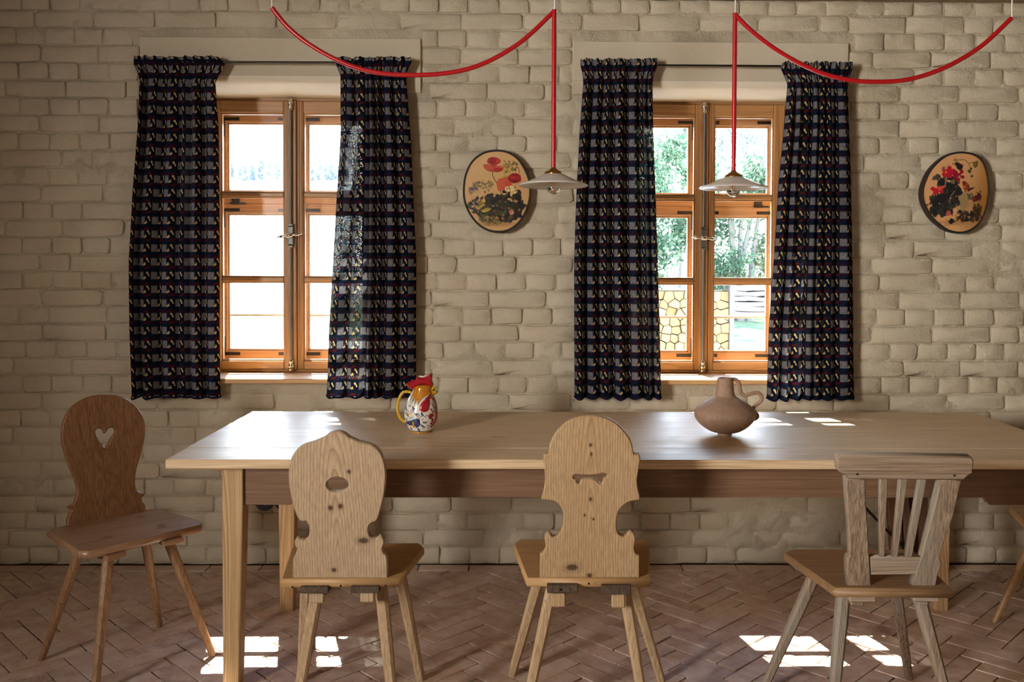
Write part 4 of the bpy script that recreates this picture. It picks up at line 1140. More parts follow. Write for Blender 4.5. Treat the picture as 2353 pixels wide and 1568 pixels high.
class Paint:
    def __init__(s, xy, base, seed=0):
        s.x = np.asarray(xy, float)[:, 0]; s.y = np.asarray(xy, float)[:, 1]
        s.c = np.tile(np.array(lin(base)), (len(s.x), 1)); s.r = np.random.RandomState(seed)
        # cheap smooth noise field for ragged edges
        s.n = np.zeros(len(s.x))
        for k in range(14):
            a, b, p = s.r.uniform(-1, 1), s.r.uniform(-1, 1), s.r.uniform(0, 6.28); f = s.r.uniform(0.02, 0.11)
            s.n += np.sin((s.x * a + s.y * b) * f * 1.5 + p) / 5
    def put(s, m, col, al=1.0):
        m = np.clip(m, 0, 1)[:, None] * al; s.c = s.c * (1 - m) + np.array(lin(col)) * m
    def ell(s, cx, cy, rx, ry, col, ang=0, rag=0.0, al=1.0, soft=0.12):
        a = math.radians(ang); dx, dy = s.x - cx, s.y - cy
        u = (dx * math.cos(a) + dy * math.sin(a)) / rx; v = (-dx * math.sin(a) + dy * math.cos(a)) / ry
        s.put((1 + rag * s.n - np.sqrt(u * u + v * v)) / soft, col, al)
    def poly(s, pts, col, al=1.0, grow=0):
        ins = np.zeros(len(s.x), bool); n = len(pts)
        for i in range(n):
            x0, y0 = pts[i - 1]; x1, y1 = pts[i]
            if y0 == y1: continue
            c = ((y0 > s.y) != (y1 > s.y)) & (s.x < (x1 - x0) * (s.y - y0) / (y1 - y0) + x0); ins ^= c
        s.put(ins.astype(float), col, al)
    def line(s, pts, w, col, al=1.0, w1=None):
        m = np.zeros(len(s.x)); n = len(pts) - 1
        for i in range(n):
            (x0, y0), (x1, y1) = pts[i], pts[i + 1]; dx, dy = x1 - x0, y1 - y0; L = dx * dx + dy * dy + 1e-9
            t = np.clip(((s.x - x0) * dx + (s.y - y0) * dy) / L, 0, 1); d = np.hypot(s.x - x0 - t * dx, s.y - y0 - t * dy)
            ww = w if w1 is None else w + (w1 - w) * (i + t) / n
            m = np.maximum(m, np.clip((ww - d) / 2.5 + 0.5, 0, 1))
        s.put(m, col, al)
    def curve(s, pts, w, col, al=1.0, w1=None):
        s.line([(p.x, p.y) for p in catmull([V(p) for p in pts], 5, False)], w, col, al, w1)
    def leaves(s, n, cx, cy, rx, ry, cols, size, al=1.0):
        for _ in range(n):
            a = s.r.uniform(0, 6.28); q = math.sqrt(s.r.uniform(0, 1)); x, y = cx + rx * q * math.cos(a), cy + ry * q * math.sin(a)
            z = size * s.r.uniform(0.5, 1.3); s.ell(x, y, z, z * s.r.uniform(0.3, 0.7), cols[s.r.randint(len(cols))], s.r.uniform(0, 180), 0.35, al, 0.25)

def add_paint(o, cols):
    me = o.data; a = me.color_attributes.new('paint', 'FLOAT_COLOR', 'POINT')
    arr = np.ones((len(me.vertices), 4), dtype=np.float32); arr[:, :3] = cols; a.data.foreach_set('color', arr.ravel())

def oval_picture(label, outline, s, ox, oy, painter, seed):
    Yp = -0.045
    L = catmull([V(p) for p in outline], 12)
    cx = sum(p.x for p in L) / len(L); cyy = sum(p.y for p in L) / len(L)
    c3 = atY(ox + cx / s, oy + cyy / s, Yp)
    t = thing('oval_picture', (c3.x, 0, c3.z), label, 'picture', 'oval flower pictures on the brick wall')
    NR = 120; n = len(L); xy = [(cx, cyy)]; fs = []
    for k in range(1, NR + 1):
        f = k / NR * 0.955
        for p in L: xy.append((cx + (p.x - cx) * f, cyy + (p.y - cyy) * f))
    for i in range(n): fs.append((0, 1 + (i + 1) % n, 1 + i))
    for k in range(NR - 1):
        for i in range(n):
            j = (i + 1) % n; fs.append((1 + k * n + i, 1 + k * n + j, 1 + (k + 1) * n + j, 1 + (k + 1) * n + i))
    vs = []
    for q, (x, y) in enumerate(xy):
        k = 0 if q == 0 else (q - 1) // n + 1
        P = atY(ox + x / s, oy + y / s, Yp); d = (k / NR)
        vs.append((P.x, Yp - 0.010 * (1 - d * d), P.z))
    o = MB().add(vs, fs, True).build('print', M_PRINT, t)
    add_paint(o, painter(xy, seed).c)
    # striped rim and box behind
    rim = MB(); q = []
    prof = [(0.950, -0.002), (0.955, -0.0045), (0.9655, -0.006), (0.9665, -0.006), (0.984, -0.006), (0.985, -0.006), (0.996, -0.004), (1.0, 0.0), (1.0, 0.012), (0.985, 0.040)]
    vs = []; cols = []
    cmap = [(0.040, 0.005, 0.009)] * 3 + [(0.002, 0.035, 0.028)] * 2 + [(0.040, 0.005, 0.009)] * 3 + [(0.02, 0.01, 0.01)] * 2
    for f, dy in prof:
        for p in L:
            P = atY(ox + (cx + (p.x - cx) * f) / s, oy + (cyy + (p.y - cyy) * f) / s, Yp); vs.append((P.x, Yp + dy, P.z))
    for k in range(len(prof)):
        cols += [cmap[k]] * n
    fs = [(k * n + i, (k + 1) * n + i, (k + 1) * n + (i + 1) % n, k * n + (i + 1) % n) for k in range(len(prof) - 1) for i in range(n)]
    r = MB().add(vs, fs, True).build('rim', M_PRINT, t); add_paint(r, np.array(cols))
    return t

def poppies(xy, seed):
    p = Paint(xy, '#cfa877', seed)
    p.put(np.clip((p.y - 300) / 1400, 0, .35), '#b98f5c'); p.ell(700, 640, 330, 330, '#c9a468', soft=.8, al=.6)
    p.ell(660, 1080, 380, 190, '#8a6a40', rag=.3, soft=.5, al=.7); p.ell(700, 1230, 330, 40, '#a87a48', soft=.6, al=.8)
    for _ in range(60):
        a = p.r.uniform(300, 1050); b = 880 + p.r.uniform(0, 200); p.line([(a, b), (a + p.r.uniform(-60, 60), b - p.r.uniform(60, 200))], 2.5, '#5d5138', .5)
    p.leaves(60, 500, 680, 150, 90, ['#6f6440', '#574d33', '#7d7350'], 26, .8); p.leaves(40, 880, 390, 130, 90, ['#7a7040', '#8d7f45', '#5d5530'], 24, .85)
    p.leaves(25, 830, 500, 60, 90, ['#c09a35', '#a88a3a'], 22, .8)
    dk = ['#1d1a1c', '#252019', '#2e2a1f', '#15131a', '#38321f']
    p.leaves(150, 640, 960, 330, 150, dk, 46, .95); p.leaves(140, 900, 930, 180, 230, dk, 50, .97); p.leaves(90, 700, 1090, 280, 110, dk + ['#4d4228', '#5b4b2a'], 40, .8)
    p.leaves(30, 430, 960, 120, 80, ['#3b3d40', '#2a2b30', '#55503a'], 34, .7); p.leaves(20, 350, 740, 60, 40, ['#6b5c55', '#7d6a5c'], 26, .7)
    p.curve([(655, 450), (640, 520), (700, 640), (770, 790)], 5, '#2c2a20'); p.curve([(970, 470), (975, 420), (1010, 408), (1028, 500)], 4, '#3a3425'); p.curve([(730, 575), (790, 650), (795, 780)], 4, '#2c2a20')
    p.poly([(690, 620), (740, 570), (840, 545), (900, 600), (930, 660), (860, 690), (800, 740), (720, 750), (705, 690)], '#c4543a', .95); p.ell(860, 640, 60, 40, '#b8452f', al=.6)
    # poppy top
    p.poly([(500, 370), (560, 362), (640, 380), (700, 378), (800, 400), (800, 430), (770, 460), (720, 480), (660, 475), (600, 470), (550, 450), (515, 410)], '#b04532')
    p.ell(580, 405, 75, 42, '#c25a42', 10, .2, .8); p.ell(740, 405, 60, 30, '#cc6a50', -8, .2, .8); p.ell(720, 445, 62, 34, '#9c2a26', -10, .2, .9)
    p.poly([(560, 310), (580, 275), (640, 255), (690, 262), (740, 285), (762, 315), (740, 350), (690, 375), (640, 382), (600, 365), (565, 345)], '#a3322c'); p.ell(650, 320, 52, 46, '#8c2426', 0, .3, .8); p.ell(715, 320, 32, 40, '#b8483c', 0, .3, .7)
    # second poppy
    p.poly([(850, 570), (880, 520), (930, 490), (990, 492), (1040, 520), (1052, 560), (1045, 610), (1000, 630), (940, 640), (890, 610)], '#8f1a22'); p.ell(930, 550, 45, 34, '#b13035', 0, .3, .8); p.ell(1005, 560, 34, 40, '#a3242b', 0, .3, .8); p.ell(960, 605, 55, 24, '#6e1018', 0, .2, .8)
    # butterflies
    for cx, cy, rx, ry, a in ((855, 725, 36, 44, -30), (910, 720, 50, 52, 40), (945, 778, 62, 18, -22)): p.ell(cx, cy, rx, ry, '#dcc48c', a, .1)
    for x, y in ((850, 716), (880, 708), (938, 792)): p.ell(x, y, 9, 11, '#1d1712')
    p.line([(885, 700), (895, 770)], 3, '#6d5632')
    p.ell(480, 935, 42, 62, '#c9ab3c', 35, .15); p.ell(545, 1020, 72, 26, '#c9ab3c', -18, .15); p.ell(440, 985, 30, 40, '#b79a38', 60, .2)
    for k in range(6): p.line([(430 + k * 18, 990 - k * 14), (470 + k * 14, 890 + k * 8)], 4, '#15120e')
    for k in range(6): p.line([(480 + k * 24, 1045 - k * 8), (510 + k * 24, 990 - k * 2)], 4, '#15120e')
    p.ell(330, 722, 42, 14, '#4e4860', 15, .2, .9); p.ell(395, 715, 42, 14, '#5a5262', -25, .2, .9)
    p.ell(912, 1055, 40, 38, '#c98a70', 0, .2); p.ell(905, 1048, 20, 18, '#b0604e', 0, .3, .8); p.ell(930, 1070, 16, 12, '#e0b090', 0, .3, .7)
    p.leaves(14, 620, 1200, 120, 40, ['#7d7038', '#8d7a3a', '#5b4f2a'], 34, .9); p.ell(800, 1065, 50, 26, '#4a4a28', 10, .2); p.leaves(8, 470, 1130, 60, 50, ['#5d5a38', '#45462f'], 34, .8)
    return p
def nasturtium(xy, seed):
    p = Paint(xy, '#cf9c6b', seed)
    p.put(np.clip((p.x - 760) / 420, 0, 1) * np.clip((p.y - 350) / 500, 0, 1), '#7d5318', .85); p.put(np.clip((p.x - 1000) / 200, 0, .6), '#a8731f')
    p.ell(820, 900, 140, 160, '#8a7850', 0, .3, .8, .4); p.ell(700, 1200, 330, 70, '#a0713c', 0, .3, .7, .5)
    dk = ['#1b1a1e', '#242527', '#2e2c26', '#16151a', '#35352a']
    p.leaves(120, 560, 900, 190, 120, dk, 56, .95); p.leaves(90, 520, 1020, 150, 90, dk, 46, .95); p.leaves(70, 620, 650, 140, 150, dk, 52, .95); p.leaves(60, 900, 1120, 200, 70, ['#2a2014', '#3a2c18', '#1c1612'], 38, .8)
    p.leaves(40, 1040, 1010, 60, 110, ['#3a2712', '#2b1c0f', '#4d3114'], 34, .8); p.leaves(40, 930, 830, 60, 50, ['#45452c', '#5b563a'], 18, .8)
    for cx, cy, r in ((775, 395, 66), (450, 545, 55), (520, 620, 60), (740, 760, 74), (640, 690, 60), (690, 650, 50), (500, 860, 90), (420, 920, 60), (430, 1060, 45), (880, 1160, 42), (660, 1180, 48), (955, 1075, 38), (785, 1048, 32)): p.ell(cx, cy, r, r * .86, dk[int(cx) % 5], cx, .25)
    p.ell(670, 615, 38, 34, '#6d6248', 0, .2); p.ell(430, 550, 40, 50, '#4c4a44', 30, .3, .8)
    p.curve([(700, 365), (740, 300), (720, 285), (700, 310), (780, 300), (850, 300), (900, 345), (925, 400)], 5, '#5a4d2c'); p.curve([(905, 350), (960, 335), (1000, 330)], 4, '#5a4d2c'); p.curve([(560, 690), (575, 600), (580, 520)], 7, '#a87d4e'); p.curve([(620, 920), (640, 830), (700, 750)], 7, '#7a6a48'); p.curve([(690, 1000), (760, 960), (830, 930)], 6, '#8c7a52')
    p.ell(1010, 365, 44, 56, '#5a5522', 30, .2); p.ell(1000, 370, 8, 46, '#7a7030', 25, .1); p.ell(912, 462, 32, 26, '#4a471e', 0, .2); p.ell(940, 425, 20, 20, '#3a3a1c'); p.ell(950, 535, 22, 18, '#3f3a1c', -30)
    red, rd2 = '#b3122c', '#8d0e26'
    for cx, cy, rx, ry in ((545, 440, 24, 36), (555, 510, 34, 44), (630, 430, 40, 48), (680, 460, 38, 40), (635, 520, 38, 46), (600, 470, 40, 40)): p.ell(cx, cy, rx, ry, red, 0, .2)
    for cx, cy, rx, ry in ((720, 490, 36, 36), (798, 465, 30, 38), (812, 548, 30, 28), (748, 580, 34, 46), (700, 545, 28, 34), (760, 520, 34, 34)): p.ell(cx, cy, rx, ry, rd2, 0, .2)
    p.ell(578, 478, 18, 14, '#c98a40'); p.ell(765, 548, 16, 22, '#b98a60', al=.8)
    for cx, cy, rx, ry in ((395, 715, 36, 28), (440, 750, 46, 42), (420, 780, 34, 24), (520, 745, 26, 40)): p.ell(cx, cy, rx, ry, red, 0, .2)
    p.poly([(440, 690), (560, 670), (575, 660), (560, 690), (520, 720), (470, 735)], '#cc5038'); p.ell(690, 357, 20, 14, '#bb4a38'); p.ell(615, 1070, 30, 42, '#b8504a', 0, .2)
    p.poly([(805, 610), (850, 605), (900, 650), (920, 690), (900, 740), (850, 760), (820, 700)], '#7d2a1c'); p.leaves(26, 862, 690, 45, 60, ['#c98a3c', '#d6a860', '#3a1410'], 10, .9); p.poly([(905, 710), (1000, 685), (960, 725), (880, 765)], '#4a1c1a')
    p.ell(1040, 830, 50, 80, '#4d1818', 30, .4); p.ell(975, 855, 34, 18, '#701e20', 20, .3); p.leaves(12, 1030, 850, 60, 60, ['#8a2c24', '#2a0c0c'], 14, .8)
    p.leaves(16, 560, 400, 60, 50, ['#6a6344', '#7a7250'], 14, .7)
    return p
oval_picture('oval botanical picture of red poppies hanging between the windows', [(210, 750), (220, 600), (250, 480), (310, 350), (400, 250), (520, 180), (650, 152), (780, 155), (900, 195), (1000, 265), (1080, 370), (1140, 490), (1180, 620), (1190, 760), (1175, 900), (1130, 1040), (1060, 1170), (950, 1280), (830, 1340), (700, 1350), (570, 1325), (440, 1250), (330, 1130), (260, 1000), (220, 880)], 6.271, 1030, 320, poppies, 3)
oval_picture('egg-shaped botanical picture of crimson flowers hanging at the far right', [(235, 780), (245, 690), (290, 560), (360, 430), (470, 310), (600, 220), (740, 182), (860, 180), (980, 205), (1080, 265), (1140, 350), (1180, 470), (1205, 620), (1210, 750), (1195, 900), (1160, 1040), (1100, 1180), (1000, 1290), (880, 1350), (760, 1362), (620, 1330), (480, 1240), (360, 1120), (280, 980), (245, 880)], 6.271, 2080, 320, nasturtium, 5)

# ------------------------------------------------------------------ rooster jug
def rooster():
    s, ox, oy = 8.71, 860, 840
    B = atz(ox + 945 / s, 992, TZ); Yj = B.y
    X = lambda x: atY(ox + x / s, 990, Yj).x
    Zf = lambda y: atY(968, oy + y / s, Yj).z
    z0 = Zf(1375)
    dz = TZ - z0
    t = thing('rooster_jug', (B.x, Yj, TZ), 'painted ceramic rooster jug with red comb on the table near the left window', 'jug')
    sec = [(1372, 735, 1160), (1345, 735, 1165), (1330, 715, 1185), (1290, 680, 1218), (1230, 648, 1242), (1180, 628, 1256), (1080, 606, 1268), (980, 603, 1272), (880, 626, 1268), (780, 655, 1246), (700, 688, 1215), (640, 722, 1190), (580, 757, 1170), (530, 780, 1160), (490, 800, 1165), (465, 822, 1160), (445, 860, 1140), (435, 930, 1100)]
    cs = catmull([V(q) for q in sec], 20, False)
    n = 300; vs = []; xy = []; fs = []
    for q in cs:
        y, l, r = q; cx = (X(l) + X(r)) / 2; rx = (X(r) - X(l)) / 2; ry = rx * (0.98 if y > 700 else 0.80)
        for k in range(n):
            a = 2 * math.pi * k / n; vs.append((cx + rx * math.cos(a), Yj - ry * math.sin(a), Zf(y) + dz))
            xy.append(((l + r) / 2 + (r - l) / 2 * math.cos(a), y))
    m = len(cs)
    fs = [(i * n + k, (i + 1) * n + k, (i + 1) * n + (k + 1) % n, i * n + (k + 1) % n) for i in range(m - 1) for k in range(n)]
    fs.append(tuple(range(n))); fs.append(tuple(range((m - 1) * n, m * n))[::-1])
    body = MB().add(vs, fs, True).build('body', M_GLAZE, t)
    p = Paint(xy, '#e9e2d6', 4)
    navy, blue, lb = '#1a2558', '#2b3c7c', '#a9c7d2'
    p.put((p.y > 1345).astype(float), '#c07d22'); p.put(((p.y > 1325) & (p.y < 1348)).astype(float), '#5b7d80')
    # neck flames
    p.poly([(740, 780), (700, 640), (760, 520), (850, 420), (1170, 420), (1170, 640), (1120, 640), (960, 740), (930, 800), (900, 830), (870, 720), (835, 830), (820, 720), (780, 800)], lb, .9)
    p.poly([(745, 700), (780, 600), (800, 500), (860, 420), (1180, 420), (1180, 640), (1120, 605), (980, 690), (900, 820), (905, 700), (835, 815), (850, 680), (780, 780), (800, 640), (755, 720)], '#b9741c')
    for a in ((840, 560), (900, 590), (960, 600)): p.curve([a, (a[0] - 15, a[1] + 70), (a[0] - 25, a[1] + 130)], 6, '#d99b3c', .8)
    p.poly([(1130, 560), (1145, 700), (1175, 700), (1180, 640), (1150, 600)], '#a8641c')
    # wattle print under the relief, breast
    p.curve([(1190, 700), (1230, 800), (1255, 950), (1250, 1080), (1220, 1170), (1160, 1240)], 18, '#a01428'); p.curve([(1200, 720), (1240, 840)], 4, '#e9e2d6'); p.curve([(1175, 780), (1215, 880), (1225, 960)], 6, '#2a1a30')
    p.ell(1165, 1030, 52, 62, '#a3182c'); p.ell(1200, 1070, 22, 34, '#e9e2d6'); p.curve([(1180, 1080), (1190, 1130), (1160, 1180)], 18, '#a3182c'); p.curve([(1150, 885), (1180, 920), (1200, 970)], 9, '#8d1226'); p.ell(1160, 890, 20, 16, '#a01428')
    # scrolls
    R = random.Random(9)
    for _ in range(70):
        x, y = R.uniform(620, 1240), R.uniform(800, 1320)
        if (x - 1120) ** 2 + (y - 800) ** 2 < 130 ** 2 or 1110 < x < 1260 and y < 1260: continue
        a = R.uniform(0, 6.28); r_ = R.uniform(16, 34)
        p.curve([(x + r_ * math.cos(a + k) * (1 - k / 6), y + r_ * math.sin(a + k) * (1 - k / 6)) for k in (0, 1, 2, 3, 4)], 4.0, navy)
        if R.random() < .5: p.ell(x + r_, y, 14, 9, blue, math.degrees(a), .2); p.ell(x + r_ + 5, y - 5, 8, 6, '#7d93b8', 0, .2)
    for (x, y, a_) in ((665, 900, 60), (815, 865, 80), (640, 860, 90), (1000, 975, 70), (770, 1275, 60), (925, 1300, 75), (1020, 1225, 40), (1045, 1140, -10), (690, 1000, 50)): p.ell(x, y, 44, 20, navy, a_, .15); p.ell(x + 8, y - 8, 22, 9, '#8fb0c8', a_, .1)
    p.curve([(660, 1120), (700, 1060), (740, 1000), (800, 930), (850, 950), (890, 1010), (950, 1060)], 4, navy)
    p.poly([(720, 980), (800, 1010), (900, 1040), (840, 1090), (700, 1140)], '#bcd3da', .9)
    p.poly([(640, 1160), (700, 1130), (780, 1105), (880, 1060), (950, 1080), (960, 1140), (950, 1200), (910, 1240), (860, 1240), (800, 1190), (760, 1215), (700, 1200), (660, 1190)], navy)
    for k in range(7): p.line([(880 - k * 30, 1085 + k * 10), (930 - k * 40, 1210 - k * 4)], 2.5, '#7f92b6', .7)
    p.poly([(700, 1000), (740, 965), (775, 980), (790, 1050), (760, 1065), (730, 1030), (705, 1030)], '#c78a2a'); p.ell(755, 1010, 22, 34, '#efe9dc', -20)
    p.curve([(810, 1140), (815, 1190), (800, 1220), (850, 1225)], 16, '#c78a2a')
    add_paint(body, p.c)
    def pl(pts, depth, ys, mat, nm, base, bev=0.003, k=3):
        q = [(X(x) , Zf(y) + dz) for x, y in pts]; L = [tuple(v) for v in catmull([V(v) for v in q], k)] if k > 1 else q
        o = MB().prism(L, depth, V((0, ys, 0)), V((1, 0, 0)), V((0, 0, 1)), V((0, -1, 0)), bev=bev).build(nm, mat, t)
        return o
    M_R = plain('red_glaze', (0.36, 0.008, 0.020), 0.12, spec=0.6, **{'Coat Weight': 0.5}); M_Y = plain('yellow_glaze', (0.62, 0.38, 0.02), 0.14, spec=0.6); M_O = plain('ochre_glaze', (0.46, 0.20, 0.02), 0.14, spec=0.6); M_W = plain('cream_glaze', (0.80, 0.76, 0.69), 0.14, spec=0.6)
    comb = [(640, 432), (655, 405), (685, 402), (690, 380), (735, 372), (745, 335), (790, 350), (840, 325), (858, 285), (900, 278), (950, 292), (1000, 292), (1060, 262), (1110, 225), (1155, 213), (1168, 235), (1160, 290), (1162, 370), (1190, 440), (1150, 468), (1050, 448), (980, 425), (900, 448), (820, 490), (752, 537), (700, 490)]
    pl(comb, 0.030, Yj - 0.015, M_R, 'comb', 0, 0.006, 2)
    pl([(850, 300), (900, 284), (1000, 296), (1060, 268), (1045, 225), (1020, 250), (960, 275)], 0.022, Yj - 0.004, M_W, 'spout_lining', 0, 0.003, 1)
    pl([(1125, 520), (1180, 475), (1262, 474), (1272, 490), (1215, 520), (1195, 545), (1240, 566), (1278, 572), (1272, 592), (1200, 598), (1135, 590)], 0.024, Yj - 0.012, M_Y, 'beak', 0, 0.005, 1)
    pl([(1110, 590), (1272, 590), (1235, 618), (1180, 655), (1120, 650)], 0.022, Yj - 0.011, M_O, 'chin', 0, 0.003, 1)
    for sd in (-1, 1):
        w = MB(); cx, cz = X(1050), Zf(830) + dz
        vs = []; N1, N2 = 10, 28
        ol = catmull([V(q) for q in [(1135, 605), (1142, 720), (1140, 840), (1110, 920), (1040, 945), (965, 915), (942, 850), (965, 770), (1040, 690), (1100, 630)]], 4); nn = len(ol)
        cxx = sum(q.x for q in ol) / nn; cyy = sum(q.y for q in ol) / nn
        for k in range(N1 + 1):
            f = k / N1
            for q in ol:
                x, y = cxx + (q.x - cxx) * f, cyy + (q.y - cyy) * f
                l = interp([(a[0], a[1]) for a in sorted(sec)], y); r = interp([(a[0], a[2]) for a in sorted(sec)], y)
                u = min(.98, abs((x - (l + r) / 2) / ((r - l) / 2))); hw = (X(r) - X(l)) / 2 * math.sqrt(1 - u * u) * (0.98 if y > 700 else 0.82)
                vs.append((X(x), Yj + sd * (hw + 0.006 * math.sqrt(max(0, 1 - f * f)) - 0.001), Zf(y) + dz))
        fs = [(k * nn + i, k * nn + (i + 1) % nn, (k + 1) * nn + (i + 1) % nn, (k + 1) * nn + i) for k in range(N1) for i in range(nn)]
        w.add(vs, fs if sd > 0 else [f[::-1] for f in fs], True).build('wattle', M_R, t)
        ex, ez = X(1012), Zf(513) + dz; hw = 0.0165
        ey = Yj + sd * hw
        def ball(r_, c_, mt, nm):
            MB().lathe([(r_ * math.sin(math.radians(a)) + 1e-5, -r_ * math.cos(math.radians(a))) for a in range(0, 181, 18)], c_, 16).build(nm, mt, t)
        ball(0.0058, V((ex, ey, ez)), M_BLACK, 'eye'); ball(0.0050, V((ex - 0.0006, ey + sd * 0.0013, ez)), M_W, 'eye'); ball(0.0034, V((ex + 0.0006, ey + sd * 0.0034, ez)), M_BLACK, 'eye')
    hp = [(760, 620), (730, 592), (680, 578), (620, 580), (570, 600), (520, 670), (485, 760), (470, 860), (472, 960), (492, 1050), (530, 1120), (580, 1165), (625, 1185)]
    path = [V((X(x), Yj, Zf(y) + dz)) for x, y in catmull([V(q) for q in hp], 5, False)]
    m = len(path)
    ov = [(1.0 * math.cos(2 * math.pi * k / 16), 1.35 * math.sin(2 * math.pi * k / 16)) for k in range(16)]
    MB().tube(path, [0.0052 + 0.0008 * math.sin(i * 1.1) * (i < m * 0.35) for i in range(m)], 16, sq=ov).build('handle', M_Y, t)
    return t
rooster()

# ------------------------------------------------------------------ clay jug with a looping handle
def clay_jug():
    s, ox, oy = 8.709, 1560, 850
    B = atz(ox + 915 / s, 1000, TZ); Yv = B.y
    Zf = lambda y: atY(1665, oy + y / s, Yv).z
    X = lambda x: atY(ox + x / s, 990, Yv).x
    dz = TZ - Zf(1338); sc_ = (X(1915) - X(915)) / 1000
    t = thing('clay_jug', (B.x, Yv, TZ), 'round unglazed clay jug with wavy looping handle standing before the right window', 'jug')
    tt = NT('rough_clay'); co = tt.coord(); nn = tt.noise(co, 60, 5, 0.65); n2 = tt.noise(co, 240, 3)
    c = tt.mix(tt.ramp(nn, [(0.3, 0.0), (0.7, 1.0)]), (0.30, 0.185, 0.125), (0.375, 0.245, 0.17)); c = tt.mix(tt.ramp(n2, [(0.66, 0.0), (0.74, 0.5)]), c, (0.6, 0.5, 0.38))
    ht = tt.noise(tt.mapping(co, scale=(1, 1, 1.6)), 75, 3, 0.5)
    tt.pbr(c, 0.62, 0, 0.35, bump=tt.math('ADD', tt.math('MULTIPLY', ht, 0.9), tt.math('MULTIPLY', nn, 0.25)), bump_s=0.45, bump_d=0.006)
    M = tt.m
    pr = [(1338, 132), (1330, 140), (1282, 145), (1278, 205), (1250, 300), (1200, 390), (1140, 470), (1080, 530), (1000, 585), (930, 606), (880, 606), (830, 585), (760, 520), (690, 430), (640, 345), (590, 260), (560, 215), (535, 195), (480, 180), (400, 170), (300, 160), (215, 148), (202, 146), (196, 138), (204, 128), (300, 138), (480, 160), (560, 190), (700, 380)]
    P = [(x, y) for y, x in pr]
    prof = catmull([V(q) for q in P], 4, False)
    MB().lathe([(q.x * sc_, Zf(q.y) + dz - TZ) for q in prof], V((X(918), Yv, TZ)), 96).build('body', M, t)
    MB().lathe([(0.0001, 0.001), (135 * sc_, 0.001)], V((X(918), Yv, TZ)), 40).build('base', M, t)
    hp = [(1030, 222), (1085, 222), (1140, 240), (1185, 285), (1205, 345), (1215, 430), (1245, 505), (1310, 540), (1390, 525), (1470, 500), (1550, 492), (1615, 520), (1650, 580), (1640, 645), (1590, 695), (1525, 745), (1488, 800), (1495, 850), (1535, 900), (1568, 945), (1560, 990), (1510, 1020), (1450, 1030)]
    path = [V((X(q.x), Yv, Zf(q.y) + dz)) for q in catmull([V(q) for q in hp], 5, False)]
    MB().tube(path, 37 * sc_, 18).build('handle', M, t)
clay_jug()

# ------------------------------------------------------------------ round black wall sockets under the table
for (x, lab) in ((610.5, 'round black wall fitting under the table, nearer the front table leg'), (655, 'round black wall fitting half hidden behind the rear table leg')):
    p = atY(x, 1150, 0)
    t = thing('wall_socket', (p.x, 0, p.z), lab, 'socket', 'round black wall fittings')
    MB().tube([p + V((0, 0.01, 0)), p + V((0, -0.02, 0)), p + V((0, -0.026, 0))], [0.043, 0.043, 0.037], 40, smooth=False).build('cover_plate', M_BLACK, t)
    MB().tube([p + V((0, -0.024, 0)), p + V((0, -0.034, 0))], [0.018, 0.016], 24).build('knob', M_BLACK, t)

# ------------------------------------------------------------------ outside
def ground_mat():
    t = NT('pale_gravel_and_grass'); co = t.n('NewGeometry').outputs['Position']; s_ = t.n('SeparateXYZ'); t.l(co, s_.inputs[0])
    n = t.noise(co, 0.9, 4, 0.6); m = t.noise(co, 40, 3)
    strip = t.math('GREATER_THAN', t.math('ADD', s_.outputs['Y'], t.math('MULTIPLY', n, 3.0)), 13.8)
    c = t.mix(t.ramp(m, [(0.3, 0.0), (0.7, 1.0)]), (0.62, 0.58, 0.50), (0.72, 0.69, 0.62))
    g = t.mix(t.ramp(n, [(0.35, 0.0), (0.65, 1.0)]), (0.04, 0.085, 0.035), (0.12, 0.14, 0.08))
    c = t.mix(strip, c, g)
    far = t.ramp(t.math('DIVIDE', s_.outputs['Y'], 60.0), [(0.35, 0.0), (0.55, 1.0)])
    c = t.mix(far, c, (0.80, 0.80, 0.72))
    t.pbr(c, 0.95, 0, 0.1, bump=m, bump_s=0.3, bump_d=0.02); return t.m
def terrain():
    nx, ny = 60, 90; vs = []; fs = []
    for j in range(ny + 1):
        y = 0.62 + (j / ny) ** 2.2 * 330
        for i in range(nx + 1):
            x = -190 + 380 * i / nx if j > ny * 0.6 else (-190 + 380 * i / nx)
            z = -0.12
            if y > 18: z += (y - 18) * 0.098 * min(1, (y - 18) / 30) + 0.8 * n3(x * 0.02, y * 0.02, 1) * min(1, (y - 18) / 60)
            if y > 255: z -= (y - 255) * 0.16
            vs.append((x, y, z))
    fs = [(j * (nx + 1) + i, j * (nx + 1) + i + 1, (j + 1) * (nx + 1) + i + 1, (j + 1) * (nx + 1) + i) for j in range(ny) for i in range(nx)]
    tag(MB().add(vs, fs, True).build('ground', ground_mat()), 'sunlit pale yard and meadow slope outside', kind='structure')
terrain()
def leaf_mat(name, c1, c2):
    t = NT(name); r = t.n('NewGeometry').outputs['Random Per Island']; c = t.mix(r, c1, c2)
    d = t.n('BsdfDiffuse'); tr = t.n('BsdfTranslucent'); m = t.n('MixShader'); m.inputs[0].default_value = 0.45
    t.l(c, d.inputs[0]); t.l(c, tr.inputs[0]); t.l(d.outputs[0], m.inputs[1]); t.l(tr.outputs[0], m.inputs[2]); t.l(m.outputs[0], t.out.inputs[0]); return t.m
M_LEAF = leaf_mat('leaf_green', (0.022, 0.060, 0.040), (0.13, 0.19, 0.12)); M_LEAF2 = leaf_mat('leaf_silver', (0.06, 0.085, 0.085), (0.18, 0.21, 0.21)); M_FIR = leaf_mat('far_fir_hazed', (0.10, 0.13, 0.165), (0.20, 0.23, 0.26))  # distant firs: haze put into the pale blue-grey foliage colour
M_BARK = plain('pale_bark', (0.10, 0.095, 0.085), 0.9)
